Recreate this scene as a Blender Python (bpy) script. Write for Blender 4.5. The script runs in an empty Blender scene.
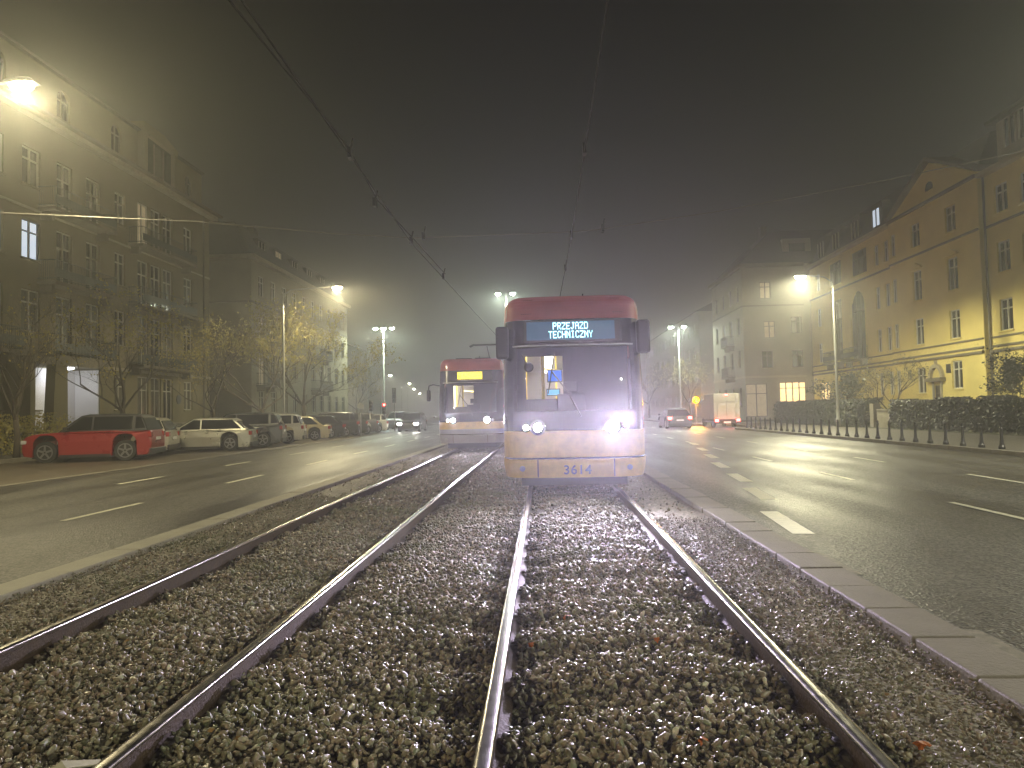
import bpy, math, random
import numpy as np
from mathutils import Vector, Matrix
random.seed(7); rng = np.random.default_rng(7)
PI = math.pi; R = math.radians
scene = bpy.context.scene
COL = scene.collection
ROAD = -0.12

# ------------------------------------------------------------------ materials
def mat(name, col=(.5,.5,.5), rough=.6, metal=0., noise=0., nscale=3., bump=0., bscale=40., emit=None, estr=0., col2=None, spec=.5, coat=0., detail=6):
    m = bpy.data.materials.new(name); m.use_nodes = True
    nt = m.node_tree; n = nt.nodes; L = nt.links; b = n['Principled BSDF']
    b.inputs['Base Color'].default_value = (*col, 1); b.inputs['Roughness'].default_value = rough
    b.inputs['Metallic'].default_value = metal; b.inputs['Specular IOR Level'].default_value = spec
    if coat: b.inputs['Coat Weight'].default_value = coat; b.inputs['Coat Roughness'].default_value = .08
    tc = n.new('ShaderNodeTexCoord')
    if noise or col2:
        t = n.new('ShaderNodeTexNoise'); t.inputs['Scale'].default_value = nscale; t.inputs['Detail'].default_value = detail
        t.inputs['Roughness'].default_value = .65; L.new(tc.outputs['Object'], t.inputs['Vector'])
        r = n.new('ShaderNodeValToRGB'); r.color_ramp.elements[0].position = .33; r.color_ramp.elements[1].position = .67
        c2 = col2 or tuple(c*(1-noise) for c in col)
        r.color_ramp.elements[0].color = (*c2, 1); r.color_ramp.elements[1].color = (*col, 1)
        L.new(t.outputs['Fac'], r.inputs['Fac']); L.new(r.outputs['Color'], b.inputs['Base Color'])
        mr = n.new('ShaderNodeMapRange'); mr.inputs['To Min'].default_value = max(0, rough-.12); mr.inputs['To Max'].default_value = min(1, rough+.12)
        L.new(t.outputs['Fac'], mr.inputs['Value']); L.new(mr.outputs['Result'], b.inputs['Roughness'])
    if bump:
        t2 = n.new('ShaderNodeTexNoise'); t2.inputs['Scale'].default_value = bscale; t2.inputs['Detail'].default_value = 4
        L.new(tc.outputs['Object'], t2.inputs['Vector'])
        bp = n.new('ShaderNodeBump'); bp.inputs['Strength'].default_value = bump; bp.inputs['Distance'].default_value = .01
        L.new(t2.outputs['Fac'], bp.inputs['Height']); L.new(bp.outputs['Normal'], b.inputs['Normal'])
    if emit:
        b.inputs['Emission Color'].default_value = (*emit, 1); b.inputs['Emission Strength'].default_value = estr
    return m

def glassmat(name, tint, gloss=.12, rough=.03):
    m = bpy.data.materials.new(name); m.use_nodes = True; nt = m.node_tree; n = nt.nodes; L = nt.links
    n.remove(n['Principled BSDF']); out = n['Material Output']
    t = n.new('ShaderNodeBsdfTransparent'); t.inputs['Color'].default_value = (*tint, 1)
    g = n.new('ShaderNodeBsdfGlossy'); g.inputs['Roughness'].default_value = rough
    f = n.new('ShaderNodeFresnel'); f.inputs['IOR'].default_value = 1.5
    a = n.new('ShaderNodeMath'); a.operation = 'ADD'; a.inputs[1].default_value = gloss*.3
    mx = n.new('ShaderNodeMixShader'); L.new(f.outputs[0], a.inputs[0]); L.new(a.outputs[0], mx.inputs[0])
    L.new(t.outputs[0], mx.inputs[1]); L.new(g.outputs[0], mx.inputs[2]); L.new(mx.outputs[0], out.inputs['Surface'])
    return m

M = {}
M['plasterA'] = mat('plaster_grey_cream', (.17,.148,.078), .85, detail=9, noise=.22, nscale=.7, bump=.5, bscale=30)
M['plasterB'] = mat('plaster_beige', (.27,.235,.15), .85, noise=.2, nscale=.6, bump=.5, bscale=30)
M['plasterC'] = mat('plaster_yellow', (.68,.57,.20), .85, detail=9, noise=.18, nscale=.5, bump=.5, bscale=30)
M['plasterD'] = mat('plaster_dull', (.29,.26,.20), .85, noise=.2, nscale=.6, bump=.5, bscale=30)
M['stone'] = mat('plinth_stone', (.24,.22,.17), .8, noise=.3, nscale=2.5, bump=.8, bscale=18)
M['trimdark'] = mat('weathered_shaded_moulding', (.16,.14,.10), .8, noise=.3, nscale=2)  # dark tone also stands in for shadow on the yellow block's belts
M['trim'] = mat('plaster_moulding', (.36,.32,.23), .8, noise=.2, nscale=2)
M['roof'] = mat('roof_tiles', (.055,.05,.048), .7, noise=.35, nscale=4, bump=1, bscale=12)
M['frame'] = mat('window_frame_white', (.36,.34,.28), .5, noise=.1)
M['framew'] = mat('window_frame_bright', (.55,.53,.46), .5, noise=.1)
M['framedark'] = mat('window_frame_brown', (.08,.06,.045), .5)
M['pane'] = mat('window_glass_dark', (.012,.013,.014), .06, spec=.6)
M['curtain'] = mat('window_with_curtain', (.11,.10,.08), .12, noise=.6, nscale=6, spec=.6)
M['panelit'] = mat('window_glass_lit_cold', (.5,.5,.5), .3, emit=(.72,.84,1.), estr=.85, noise=.1)
M['panewarm'] = mat('window_glass_lit_warm', (.5,.4,.2), .3, emit=(1.,.72,.34), estr=1.6, noise=.2)
M['panedim'] = mat('window_glass_lit_dim', (.3,.26,.2), .3, emit=(1.,.78,.45), estr=.22, noise=.2)
M['iron'] = mat('wrought_iron', (.025,.03,.028), .5, metal=.3)
M['white'] = mat('white_plaster', (.75,.74,.76), .7, noise=.06)
M['galv'] = mat('galvanised_steel', (.38,.38,.36), .4, metal=.7, noise=.15, nscale=4)
M['blackmetal'] = mat('black_painted_metal', (.02,.02,.022), .4, noise=.2)
M['wire'] = mat('copper_wire_dark', (.012,.011,.010), .85)
M['rope'] = mat('span_wire_pale', (.22,.205,.17), .5, metal=.3)
M['bark'] = mat('bark', (.10,.08,.055), .9, noise=.4, nscale=8, bump=1, bscale=25)
M['leafy'] = mat('leaf_yellow', (.46,.36,.08), .6, col2=(.24,.24,.06), nscale=3)
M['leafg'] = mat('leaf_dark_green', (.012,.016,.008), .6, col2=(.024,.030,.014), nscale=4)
M['leafo'] = mat('leaf_orange', (.55,.16,.03), .5, noise=.3, nscale=30)
M['grass'] = mat('wet_lawn', (.045,.05,.025), .9, noise=.4, nscale=3, bump=1, bscale=60)
M['pave'] = mat('pavement_slabs', (.10,.09,.075), .6, noise=.3, nscale=1.5, bump=.6, bscale=30)
M['parking'] = mat('parking_pavers', (.12,.10,.075), .55, noise=.35, nscale=1.2, bump=.8, bscale=30)
M['tyre'] = mat('tyre_rubber', (.02,.02,.02), .8)
M['rim'] = mat('alloy_rim', (.35,.35,.36), .3, metal=.8)
M['chrome'] = mat('chrome', (.6,.6,.6), .2, metal=1)
M['carglass'] = mat('car_glass', (.01,.011,.012), .05, spec=.7)
M['taillens'] = mat('tail_lens', (.35,.02,.02), .2, coat=.5)
M['tailon'] = mat('tail_lamp_on', (.5,.05,.05), .3, emit=(1.,.07,.06), estr=22)
M['headoff'] = mat('head_lens', (.5,.5,.5), .1, coat=.8)
M['headon'] = mat('car_headlamp_on', (.9,.9,.9), .3, emit=(1.,.95,.85), estr=160)
M['headblue'] = mat('car_headlamp_on_blue', (.9,.9,.9), .3, emit=(.5,.75,1.), estr=110)
M['plate'] = mat('plate_white', (.7,.7,.7), .4)
M['plastic'] = mat('black_plastic', (.022,.022,.024), .55)
M['red'] = mat('tram_red', (.34,.045,.030), .5, coat=.1, noise=.3, nscale=2)
M['yellow'] = mat('tram_cream_yellow', (.66,.45,.08), .38, coat=.3, noise=.28, nscale=5)
M['glaregrey'] = mat('tram_skirt_glare_grey', (.30,.29,.31), .4, noise=.1)  # grey colour stands in for fog and glare over the yellow skirt
M['mask'] = mat('tram_black_mask', (.014,.014,.024), .22, coat=.5)
M['interior'] = mat('tram_interior_panel', (.62,.60,.52), .5)
M['poley'] = mat('yellow_handrail', (.75,.58,.06), .35)
M['ceil'] = mat('tram_ceiling_light', (.9,.9,.9), .5, emit=(1.,.90,.70), estr=5)
M['screen'] = mat('blue_screen', (.05,.1,.3), .3, emit=(.10,.28,.95), estr=1.0)
M['screen2'] = mat('cyan_screen', (.05,.2,.3), .3, emit=(.15,.65,.9), estr=1.0)
M['ledc'] = mat('led_cyan_white', (.5,.8,.9), .5, emit=(.45,.88,1.), estr=2.6)
M['ledy'] = mat('led_yellow', (.9,.8,.1), .5, emit=(1.,.80,.04), estr=4.)
M['ledback'] = mat('led_matrix_panel', (.02,.03,.05), .5, emit=(.04,.22,.38), estr=.30)
M['ledbacky'] = mat('led_matrix_panel_amber', (.03,.03,.02), .5, emit=(.5,.38,.02), estr=.55)
M['tramlamp'] = mat('tram_headlamp_on', (1,1,1), .3, emit=(1.,.97,1.), estr=260)
M['tramlamp2'] = mat('tram_marker_on', (1,1,1), .3, emit=(1.,.95,.9), estr=45)
M['seat'] = mat('dark_seat_cloth', (.03,.035,.05), .8)
M['number'] = mat('number_slate', (.04,.05,.09), .5)
M['lampW'] = mat('street_lamp_lens_warm', (1,1,1), .4, emit=(1.,.84,.50), estr=200)
M['lampN'] = mat('street_lamp_lens_pale', (1,1,1), .4, emit=(1.,.95,.72), estr=200)
M['lampG'] = mat('mast_lamp_lens_greenish', (1,1,1), .4, emit=(.84,1.,.78), estr=80)
M['porch'] = mat('porch_lamp_lens', (1,1,1), .4, emit=(.93,.96,1.), estr=14)
M['amber'] = mat('amber_signal_on', (1,.5,0), .4, emit=(1.,.36,.0), estr=16)
M['redsig'] = mat('red_signal_on', (1,.1,.1), .4, emit=(1.,.05,.04), estr=28)
M['railtop'] = mat('rail_head_polished', (.46,.44,.42), .22, metal=1., noise=.25, nscale=14, detail=8)
M['rust'] = mat('rail_rust', (.080,.052,.028), .7, metal=.15, noise=.45, nscale=9, bump=.6, bscale=60)
M['paint'] = mat('road_paint', (.80,.78,.64), .5, noise=.22, nscale=9, spec=.3)
M['kerb'] = mat('kerb_concrete', (.22,.20,.16), .6, noise=.3, nscale=2.2, bump=.7, bscale=50)
M['scrap'] = mat('pale_scrap', (.55,.53,.42), .8, noise=.2, nscale=30)
def carpaint(name, c, metal=.3): return mat(name, c, .3, metal=metal, coat=.8, noise=.08, nscale=2)

# ballast: every stone has its own shade, with damp moss in patches
def ballastmat():
    m = bpy.data.materials.new('ballast_stone'); m.use_nodes = True; nt = m.node_tree; n = nt.nodes; L = nt.links; b = n['Principled BSDF']
    at = n.new('ShaderNodeAttribute'); at.attribute_name = 'shade'
    r = n.new('ShaderNodeValToRGB'); e = r.color_ramp.elements; e[0].color = (.04,.037,.026,1); e[1].color = (.62,.58,.48,1); e[1].position = 1
    for p, c in ((.2,(.12,.105,.07,1)),(.45,(.16,.13,.085,1)),(.62,(.19,.14,.10,1)),(.8,(.15,.155,.10,1)),(.93,(.28,.26,.21,1))):
        x = e.new(p); x.color = c
    L.new(at.outputs['Fac'], r.inputs['Fac'])
    tc = n.new('ShaderNodeTexCoord'); t = n.new('ShaderNodeTexNoise'); t.inputs['Scale'].default_value = 1.1; t.inputs['Detail'].default_value = 5
    L.new(tc.outputs['Object'], t.inputs['Vector'])
    mr = n.new('ShaderNodeMapRange'); mr.inputs['From Min'].default_value = .49; mr.inputs['From Max'].default_value = .66; mr.inputs['To Max'].default_value = .6
    L.new(t.outputs['Fac'], mr.inputs['Value'])
    mx = n.new('ShaderNodeMix'); mx.data_type = 'RGBA'; L.new(mr.outputs['Result'], mx.inputs['Factor'])
    L.new(r.outputs['Color'], mx.inputs['A']); mx.inputs['B'].default_value = (.085,.10,.04,1)
    t2 = n.new('ShaderNodeTexNoise'); t2.inputs['Scale'].default_value = 60; t2.inputs['Detail'].default_value = 3; L.new(tc.outputs['Object'], t2.inputs['Vector'])
    mm = n.new('ShaderNodeMix'); mm.data_type = 'RGBA'; mm.blend_type = 'MULTIPLY'; mm.inputs['Factor'].default_value = .5
    L.new(mx.outputs['Result'], mm.inputs['A']); L.new(t2.outputs['Color'], mm.inputs['B'])
    hs = n.new('ShaderNodeHueSaturation'); hs.inputs['Saturation'].default_value = .9; hs.inputs['Value'].default_value = 1.95; L.new(mm.outputs['Result'], hs.inputs['Color'])
    L.new(hs.outputs['Color'], b.inputs['Base Color']); b.inputs['Roughness'].default_value = .34; b.inputs['Specular IOR Level'].default_value = .55
    bp = n.new('ShaderNodeBump'); bp.inputs['Strength'].default_value = .5; bp.inputs['Distance'].default_value = .006
    L.new(t2.outputs['Fac'], bp.inputs['Height']); L.new(bp.outputs['Normal'], b.inputs['Normal'])
    return m
M['ballast'] = ballastmat()

def groundmat(name, cells, cA, cB, cC, rough):
    # fine earth or far ballast: voronoi pebbles tinted one by one
    m = bpy.data.materials.new(name); m.use_nodes = True; nt = m.node_tree; n = nt.nodes; L = nt.links; b = n['Principled BSDF']
    tc = n.new('ShaderNodeTexCoord'); v = n.new('ShaderNodeTexVoronoi'); v.inputs['Scale'].default_value = cells; L.new(tc.outputs['Object'], v.inputs['Vector'])
    bw = n.new('ShaderNodeRGBToBW'); L.new(v.outputs['Color'], bw.inputs[0])
    r = n.new('ShaderNodeValToRGB'); e = r.color_ramp.elements; e[0].color = (*cA,1); e[0].position = .15; e[1].color = (*cC,1); e[1].position = .9; x = e.new(.5); x.color = (*cB,1)
    L.new(bw.outputs[0], r.inputs['Fac'])
    t = n.new('ShaderNodeTexNoise'); t.inputs['Scale'].default_value = 1.3; t.inputs['Detail'].default_value = 6; L.new(tc.outputs['Object'], t.inputs['Vector'])
    mx = n.new('ShaderNodeMix'); mx.data_type = 'RGBA'; mx.blend_type = 'MULTIPLY'; mx.inputs['Factor'].default_value = .7
    mr = n.new('ShaderNodeMapRange'); mr.inputs['From Min'].default_value = .3; mr.inputs['From Max'].default_value = .7; mr.inputs['To Min'].default_value = .45; mr.inputs['To Max'].default_value = 1.2
    L.new(t.outputs['Fac'], mr.inputs['Value']); L.new(r.outputs['Color'], mx.inputs['A']); L.new(mr.outputs['Result'], mx.inputs['B'])
    L.new(mx.outputs['Result'], b.inputs['Base Color']); b.inputs['Roughness'].default_value = rough
    bp = n.new('ShaderNodeBump'); bp.inputs['Strength'].default_value = .9; bp.inputs['Distance'].default_value = .02; bp.invert = True
    L.new(v.outputs['Distance'], bp.inputs['Height']); L.new(bp.outputs['Normal'], b.inputs['Normal'])
    return m
M['bed'] = groundmat('ballast_bed', 22, (.04,.036,.026), (.11,.095,.065), (.2,.18,.14), .6)
M['earth'] = groundmat('gritty_earth', 34, (.13,.11,.07), (.22,.19,.13), (.36,.32,.24), .55)

def asphalt():
    m = bpy.data.materials.new('wet_asphalt'); m.use_nodes = True; nt = m.node_tree; n = nt.nodes; L = nt.links; b = n['Principled BSDF']
    tc = n.new('ShaderNodeTexCoord')
    mp = n.new('ShaderNodeMapping'); mp.inputs['Scale'].default_value = (1.,.16,1.); L.new(tc.outputs['Object'], mp.inputs['Vector'])
    t = n.new('ShaderNodeTexNoise'); t.inputs['Scale'].default_value = .8; t.inputs['Detail'].default_value = 6; L.new(mp.outputs[0], t.inputs['Vector'])
    r = n.new('ShaderNodeValToRGB'); r.color_ramp.elements[0].position = .35; r.color_ramp.elements[1].position = .65
    r.color_ramp.elements[0].color = (.040,.038,.033,1); r.color_ramp.elements[1].color = (.075,.071,.061,1)
    L.new(t.outputs['Fac'], r.inputs['Fac'])
    g = n.new('ShaderNodeTexVoronoi'); g.inputs['Scale'].default_value = 42; L.new(tc.outputs['Object'], g.inputs['Vector'])
    bw = n.new('ShaderNodeRGBToBW'); L.new(g.outputs['Color'], bw.inputs[0])
    gr = n.new('ShaderNodeMapRange'); gr.inputs['From Min'].default_value = .2; gr.inputs['From Max'].default_value = .85; gr.inputs['To Min'].default_value = .3; gr.inputs['To Max'].default_value = 2.3; L.new(bw.outputs[0], gr.inputs['Value'])
    mx = n.new('ShaderNodeMix'); mx.data_type = 'RGBA'; mx.blend_type = 'MULTIPLY'; mx.inputs['Factor'].default_value = 1
    L.new(r.outputs['Color'], mx.inputs['A']); L.new(gr.outputs['Result'], mx.inputs['B']); L.new(mx.outputs['Result'], b.inputs['Base Color'])
    mr = n.new('ShaderNodeMapRange'); mr.inputs['From Min'].default_value = .35; mr.inputs['From Max'].default_value = .65; mr.inputs['To Min'].default_value = .34; mr.inputs['To Max'].default_value = .56
    L.new(t.outputs['Fac'], mr.inputs['Value']); L.new(mr.outputs['Result'], b.inputs['Roughness'])
    bp = n.new('ShaderNodeBump'); bp.inputs['Strength'].default_value = .8; bp.inputs['Distance'].default_value = .008
    L.new(g.outputs['Distance'], bp.inputs['Height']); L.new(bp.outputs['Normal'], b.inputs['Normal'])
    return m
M['asphalt'] = asphalt(); M['asphalt'].node_tree.nodes['Principled BSDF'].inputs['Specular IOR Level'].default_value = .36

# ------------------------------------------------------------------ helpers
def root_loc(p):
    while p is not None and p.parent is not None: p = p.parent
    return Vector(p.location) if p is not None else Vector((0,0,0))
class MB:
    def __init__(s): s.v = []; s.f = []; s.mi = []
    def face(s, pts, mi=0):
        k = len(s.v); s.v += [tuple(p) for p in pts]; s.f.append(tuple(range(k, k+len(pts)))); s.mi.append(mi)
    def box(s, x0, x1, y0, y1, z0, z1, mi=0):
        k = len(s.v); s.v += [(x0,y0,z0),(x1,y0,z0),(x1,y1,z0),(x0,y1,z0),(x0,y0,z1),(x1,y0,z1),(x1,y1,z1),(x0,y1,z1)]
        for q in ((0,3,2,1),(4,5,6,7),(0,1,5,4),(1,2,6,5),(2,3,7,6),(3,0,4,7)): s.f.append(tuple(k+i for i in q)); s.mi.append(mi)
    def tube(s, pts, rad, n=6, mi=0, cap=True):
        pts = [Vector(p) for p in pts]; rads = rad if isinstance(rad, (list, tuple)) else [rad]*len(pts); k = len(s.v); up0 = None
        for i, p in enumerate(pts):
            d = (pts[min(i+1, len(pts)-1)] - pts[max(i-1, 0)])
            d = d.normalized() if d.length > 1e-9 else Vector((0,0,1))
            a = Vector((0,0,1)) if abs(d.z) < .9 else Vector((1,0,0))
            u = d.cross(a).normalized()
            if up0 is not None:
                u = (up0 - d*up0.dot(d)); u = u.normalized() if u.length > 1e-6 else d.cross(a).normalized()
            up0 = u; w = d.cross(u)
            for j in range(n):
                t = 2*PI*j/n; s.v.append(tuple(p + (u*math.cos(t) + w*math.sin(t))*rads[i]))
        for i in range(len(pts)-1):
            for j in range(n):
                a = k+i*n+j; b = k+i*n+(j+1)%n; s.f.append((a, b, b+n, a+n)); s.mi.append(mi)
        if cap:
            s.f.append(tuple(k+j for j in range(n))[::-1]); s.mi.append(mi)
            q = k+(len(pts)-1)*n; s.f.append(tuple(q+j for j in range(n))); s.mi.append(mi)
    def lathe(s, prof, c, n=16, axis='z', mi=0):
        # prof: list of (radius, along)
        k = len(s.v)
        for r, h in prof:
            for j in range(n):
                t = 2*PI*j/n; a, b = r*math.cos(t), r*math.sin(t)
                s.v.append({'z':(c[0]+a,c[1]+b,c[2]+h),'y':(c[0]+a,c[1]+h,c[2]+b),'x':(c[0]+h,c[1]+a,c[2]+b)}[axis])
        for i in range(len(prof)-1):
            for j in range(n):
                a = k+i*n+j; b = k+i*n+(j+1)%n; s.f.append((a, b, b+n, a+n)); s.mi.append(mi)
        s.f.append(tuple(k+j for j in range(n))[::-1]); s.mi.append(mi)
        q = k+(len(prof)-1)*n; s.f.append(tuple(q+j for j in range(n))); s.mi.append(mi)
    def prism(s, poly, w0, w1, M_, mi=0, scale=None):
        # poly in (u,v), extruded along w, mapped by M_(u,v,w)
        k = len(s.v); n = len(poly)
        for w in (w0, w1):
            for u, v in poly: s.v.append(tuple(M_(u, v, w)))
        s.f.append(tuple(range(k, k+n))); s.f.append(tuple(range(k+n, k+2*n))[::-1]); s.mi += [mi, mi]
        for i in range(n):
            j = (i+1) % n; s.f.append((k+i, k+n+i, k+n+j, k+j)); s.mi.append(mi)
    def build(s, name, mats, parent=None, world=True, smooth=False, bevel=0, segs=2, fix=True):
        if not s.v: return None
        me = bpy.data.meshes.new(name); off = root_loc(parent) if world else Vector((0,0,0))
        me.from_pydata([(v[0]-off.x, v[1]-off.y, v[2]-off.z) for v in s.v], [], s.f)
        mats = mats if isinstance(mats, (list, tuple)) else [mats]
        for m in mats: me.materials.append(m)
        me.polygons.foreach_set('material_index', s.mi)
        if smooth: me.polygons.foreach_set('use_smooth', [True]*len(s.f))
        me.update()
        if fix:
            import bmesh
            bm = bmesh.new(); bm.from_mesh(me); bmesh.ops.remove_doubles(bm, verts=bm.verts, dist=1e-5)
            bmesh.ops.recalc_face_normals(bm, faces=bm.faces); bm.to_mesh(me); bm.free()
        o = bpy.data.objects.new(name, me); COL.objects.link(o); o.parent = parent
        if bevel:
            b = o.modifiers.new('bevel', 'BEVEL'); b.width = bevel; b.segments = segs; b.limit_method = 'ANGLE'; b.angle_limit = R(35)
        return o
def tag(o, label=None, cat=None, group=None, kind=None):
    if label: o['label'] = label
    if cat: o['category'] = cat
    if group: o['group'] = group
    if kind: o['kind'] = kind
    return o
def thing(name, loc, label, cat, group=None, rz=0):
    o = bpy.data.objects.new(name, None); COL.objects.link(o); o.location = loc; o.rotation_euler = (0,0,rz); o.empty_display_size = .3
    return tag(o, label, cat, group)
def copy_tree(o, parent=None):
    c = o.copy(); COL.objects.link(c); c.parent = parent
    for ch in list(o.children): copy_tree(ch, c)
    return c
def light(name, typ, loc, power, col, parent=None, aim=None, size=.1, angle=150, blend=.6):
    l = bpy.data.lights.new(name, typ); l.energy = power; l.color = col
    if typ in ('POINT', 'SPOT'): l.shadow_soft_size = size
    if typ == 'SPOT': l.spot_size = R(angle); l.spot_blend = blend
    if typ == 'AREA': l.size = size
    o = bpy.data.objects.new(name, l); COL.objects.link(o)
    off = root_loc(parent); o.location = Vector(loc)-off; o.parent = parent
    if aim is not None: o.rotation_euler = (Vector(aim)-Vector(loc)).to_track_quat('-Z', 'Y').to_euler()
    return o

# ------------------------------------------------------------------ world, camera
w = bpy.data.worlds.new('World'); scene.world = w; w.use_nodes = True; n = w.node_tree.nodes; L = w.node_tree.links
sky = n.new('ShaderNodeTexSky'); sky.sky_type = 'NISHITA'; sky.sun_disc = False; sky.sun_elevation = R(12); sky.sun_rotation = R(200); sky.dust_density = 4
hs = n.new('ShaderNodeHueSaturation'); hs.inputs['Saturation'].default_value = .06; L.new(sky.outputs[0], hs.inputs['Color'])
mx = n.new('ShaderNodeMix'); mx.data_type = 'RGBA'; mx.blend_type = 'MULTIPLY'; mx.inputs['Factor'].default_value = 1; mx.inputs['B'].default_value = (.96,1.,.82,1)
L.new(hs.outputs['Color'], mx.inputs['A']); L.new(mx.outputs['Result'], n['Background'].inputs['Color'])
n['Background'].inputs['Strength'].default_value = .0022

cam = bpy.data.cameras.new('camera'); co = bpy.data.objects.new('camera', cam); COL.objects.link(co); scene.camera = co
cam.sensor_width = 36; cam.lens = 700/1024*36; cam.clip_end = 2000; cam.clip_start = .05
p, y, r = .03964706, .04473762, .02146063
cy, sy, cp, sp, cr, sr = math.cos(y), math.sin(y), math.cos(p), math.sin(p), math.cos(r), math.sin(r)
fw = Vector((-sy*cp, cy*cp, sp)); rt = Vector((cy, sy, 0)); up = rt.cross(fw)
rt2 = cr*rt - sr*up; up2 = sr*rt + cr*up
co.matrix_world = Matrix(((rt2.x, up2.x, -fw.x, 0), (rt2.y, up2.y, -fw.y, 0), (rt2.z, up2.z, -fw.z, 1.322), (0,0,0,1)))
vs = scene.view_settings; vs.view_transform = 'Standard'; vs.look = 'None'; vs.exposure = 0; vs.gamma = 1
scene.cycles.use_denoising = True; scene.cycles.max_bounces = 6; scene.cycles.volume_bounces = 1; scene.cycles.diffuse_bounces = 3
scene.cycles.caustics_reflective = False; scene.cycles.caustics_refractive = False; scene.cycles.sample_clamp_indirect = 4; scene.cycles.sample_clamp_direct = 0
scene.cycles.transparent_max_bounces = 12

# ------------------------------------------------------------------ ground
def sheet(name, x0, x1, y0, y1, z, m, kind='structure'):
    b = MB(); b.face([(x0,y0,z),(x1,y0,z),(x1,y1,z),(x0,y1,z)]); return tag(b.build(name, m), kind=kind)
sheet('ground', -240, 240, -40, 440, -.20, M['grass'])
KL0, KL1 = -4.44, -4.14       # kerb beside the left road
KR0, KR1 = 2.10, 2.46        # kerb slabs beside the right road
def poly_sheet(name, pts, z, m):
    b = MB(); b.face([(x,y,z) for x,y in pts]); return tag(b.build(name, m), kind='structure')
poly_sheet('left_road', [(-12.3,-40),(KL0,-40),(KL0,62),(KL0,62.0),(KL0,440),(-60,440),(-40,200),(-14,90),(-12.3,62)], ROAD, M['asphalt'])
poly_sheet('right_road', [(KR1,-40),(12.3,-40),(12.3,440),(KR1,440)], ROAD+.001, M['asphalt'])
for a, b_ in ((-60,-12.31),(12.31,60)): sheet('cross_street', a, b_, 58.5, 69, ROAD-.006, M['asphalt'])
sheet('parking_pavement', -19.2, -12.31, -40, 58.49, ROAD+.002, M['parking'])
b = MB(); b.box(-23.2, -19.2, -40, 58.2, -.19, .02); tag(b.build('left_pavement', M['pave']), kind='structure')
b = MB(); b.box(12.45, 17.9, -40, 46, -.19, .0); b.box(14.55, 17.9, 46.002, 58.2, -.19, .0); tag(b.build('right_pavement', M['pave']), kind='structure')
b = MB(); b.box(12.45, 20.2, 69.2, 150, -.19, .0); tag(b.build('far_pavement', M['pave']), kind='structure')
# kerbs (joints between the stones are real gaps)
def kerb(name, x0, x1, y0, y1, z0, z1, step, m=None):
    b = MB(); yy = y0
    while yy < y1:
        j = random.uniform(-.004,.004); dx = random.uniform(-.006,.006)
        b.box(x0+dx, x1+dx, yy+.006, min(yy+step, y1)-.006, z0, z1+j); yy += step
    return tag(b.build(name, m or M['kerb'], bevel=.012), kind='structure')
kerb('left_track_kerb', KL0, KL1, -6, 75, -.25, .012, 1.0, mat('kerb_pale', (.36,.335,.26), .6, noise=.3, nscale=2.2, bump=.7, bscale=50))
kerb('right_track_kerb', KR0, KR1, -6, 75, -.25, -.03, .6)
kerb('parking_kerb', -12.42, -12.18, -6, 58.4, -.2, ROAD+.022, 1.0)
kerb('pavement_kerb', 12.3, 12.45, -6, 46, -.2, .005, 1.0)
kerb('pavement_kerb', 14.4, 14.55, 46, 58.2, -.2, .005, 1.0)
sheet('lay_by', 12.301, 14.4, 46.0, 58.49, ROAD, M['asphalt'])
b = MB(); b.box(12.0, 12.7, 56.8, 58.3, -.19, .02); tag(b.build('traffic_island', M['kerb'], bevel=.03), kind='structure')
kerb('parking_back_kerb', -19.25, -19.1, -6, 58.4, -.2, .03, 1.0)
# markings
b = MB()
def dash(b, x0, y0, x1, y1, wd, z=ROAD+.005):
    d = Vector((x1-x0, y1-y0)).normalized(); s = Vector((-d.y, d.x))*wd/2; N = 8
    for k in range(N):
        a = k/N; c = (k+1)/N; e0 = random.uniform(-.008,.008)
        P = [(x0+(x1-x0)*a, y0+(y1-y0)*a), (x0+(x1-x0)*c, y0+(y1-y0)*c)]
        b.face([(P[0][0]-s.x, P[0][1]-s.y, z),(P[1][0]-s.x+e0, P[1][1]-s.y, z),(P[1][0]+s.x, P[1][1]+s.y, z),(P[0][0]+s.x, P[0][1]+s.y, z)])
for k in range(-2, 9):
    dash(b, -7.0-.03*k, 10.2+5.3*k-.3, -7.0-.03*k, 11.9+5.3*k, .11); dash(b, -9.6, 15.4+5.3*(k-1), -9.6, 17.2+5.3*(k-1), .11)
tag(b.build('left_lane_markings', M['paint']), kind='structure')
b = MB()
for k in range(-1, 10):
    dash(b, 5.8+.06*k, 8.7+5.0*k, 5.8+.06*(k+.3), 10.4+5.0*k, .10, ROAD+.009); dash(b, 8.35, 12.6+5.1*(k-1), 8.4, 14.4+5.1*(k-1), .10, ROAD+.009)
for (x, yy, ln) in ((2.9,8.05,1.75),(3.46,11.05,1.6),(3.88,13.7,1.7),(4.3,16.9,1.7),(4.85,20.2,1.7),(5.4,23.8,1.7),(5.9,27.5,1.7)):
    dash(b, x-.02, yy, x+.14, yy+ln, .24, ROAD+.006)
tag(b.build('right_lane_markings', M['paint']), kind='structure')
b = MB(); dash(b, 2.62, 3.4, 2.64, 4.6, .14, ROAD+.006); dash(b, 2.6, 6.1, 2.62, 7.0, .12, ROAD+.006)
tag(b.build('worn_edge_marking', mat('worn_paint', (.27,.25,.19), .6, noise=.6, nscale=14)), kind='structure')

M['asphalt_old'] = M['asphalt'].copy(); M['asphalt_old'].node_tree.nodes['Voronoi Texture'].inputs['Scale'].default_value = 30
sheet('asphalt_patch', 6.3, 12.29, -40, 12.9, ROAD+.004, M['asphalt_old'])
sheet('asphalt_patch', -8.1, -6.2, 18.5, 22.4, ROAD+.003, M['asphalt_old'])
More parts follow.
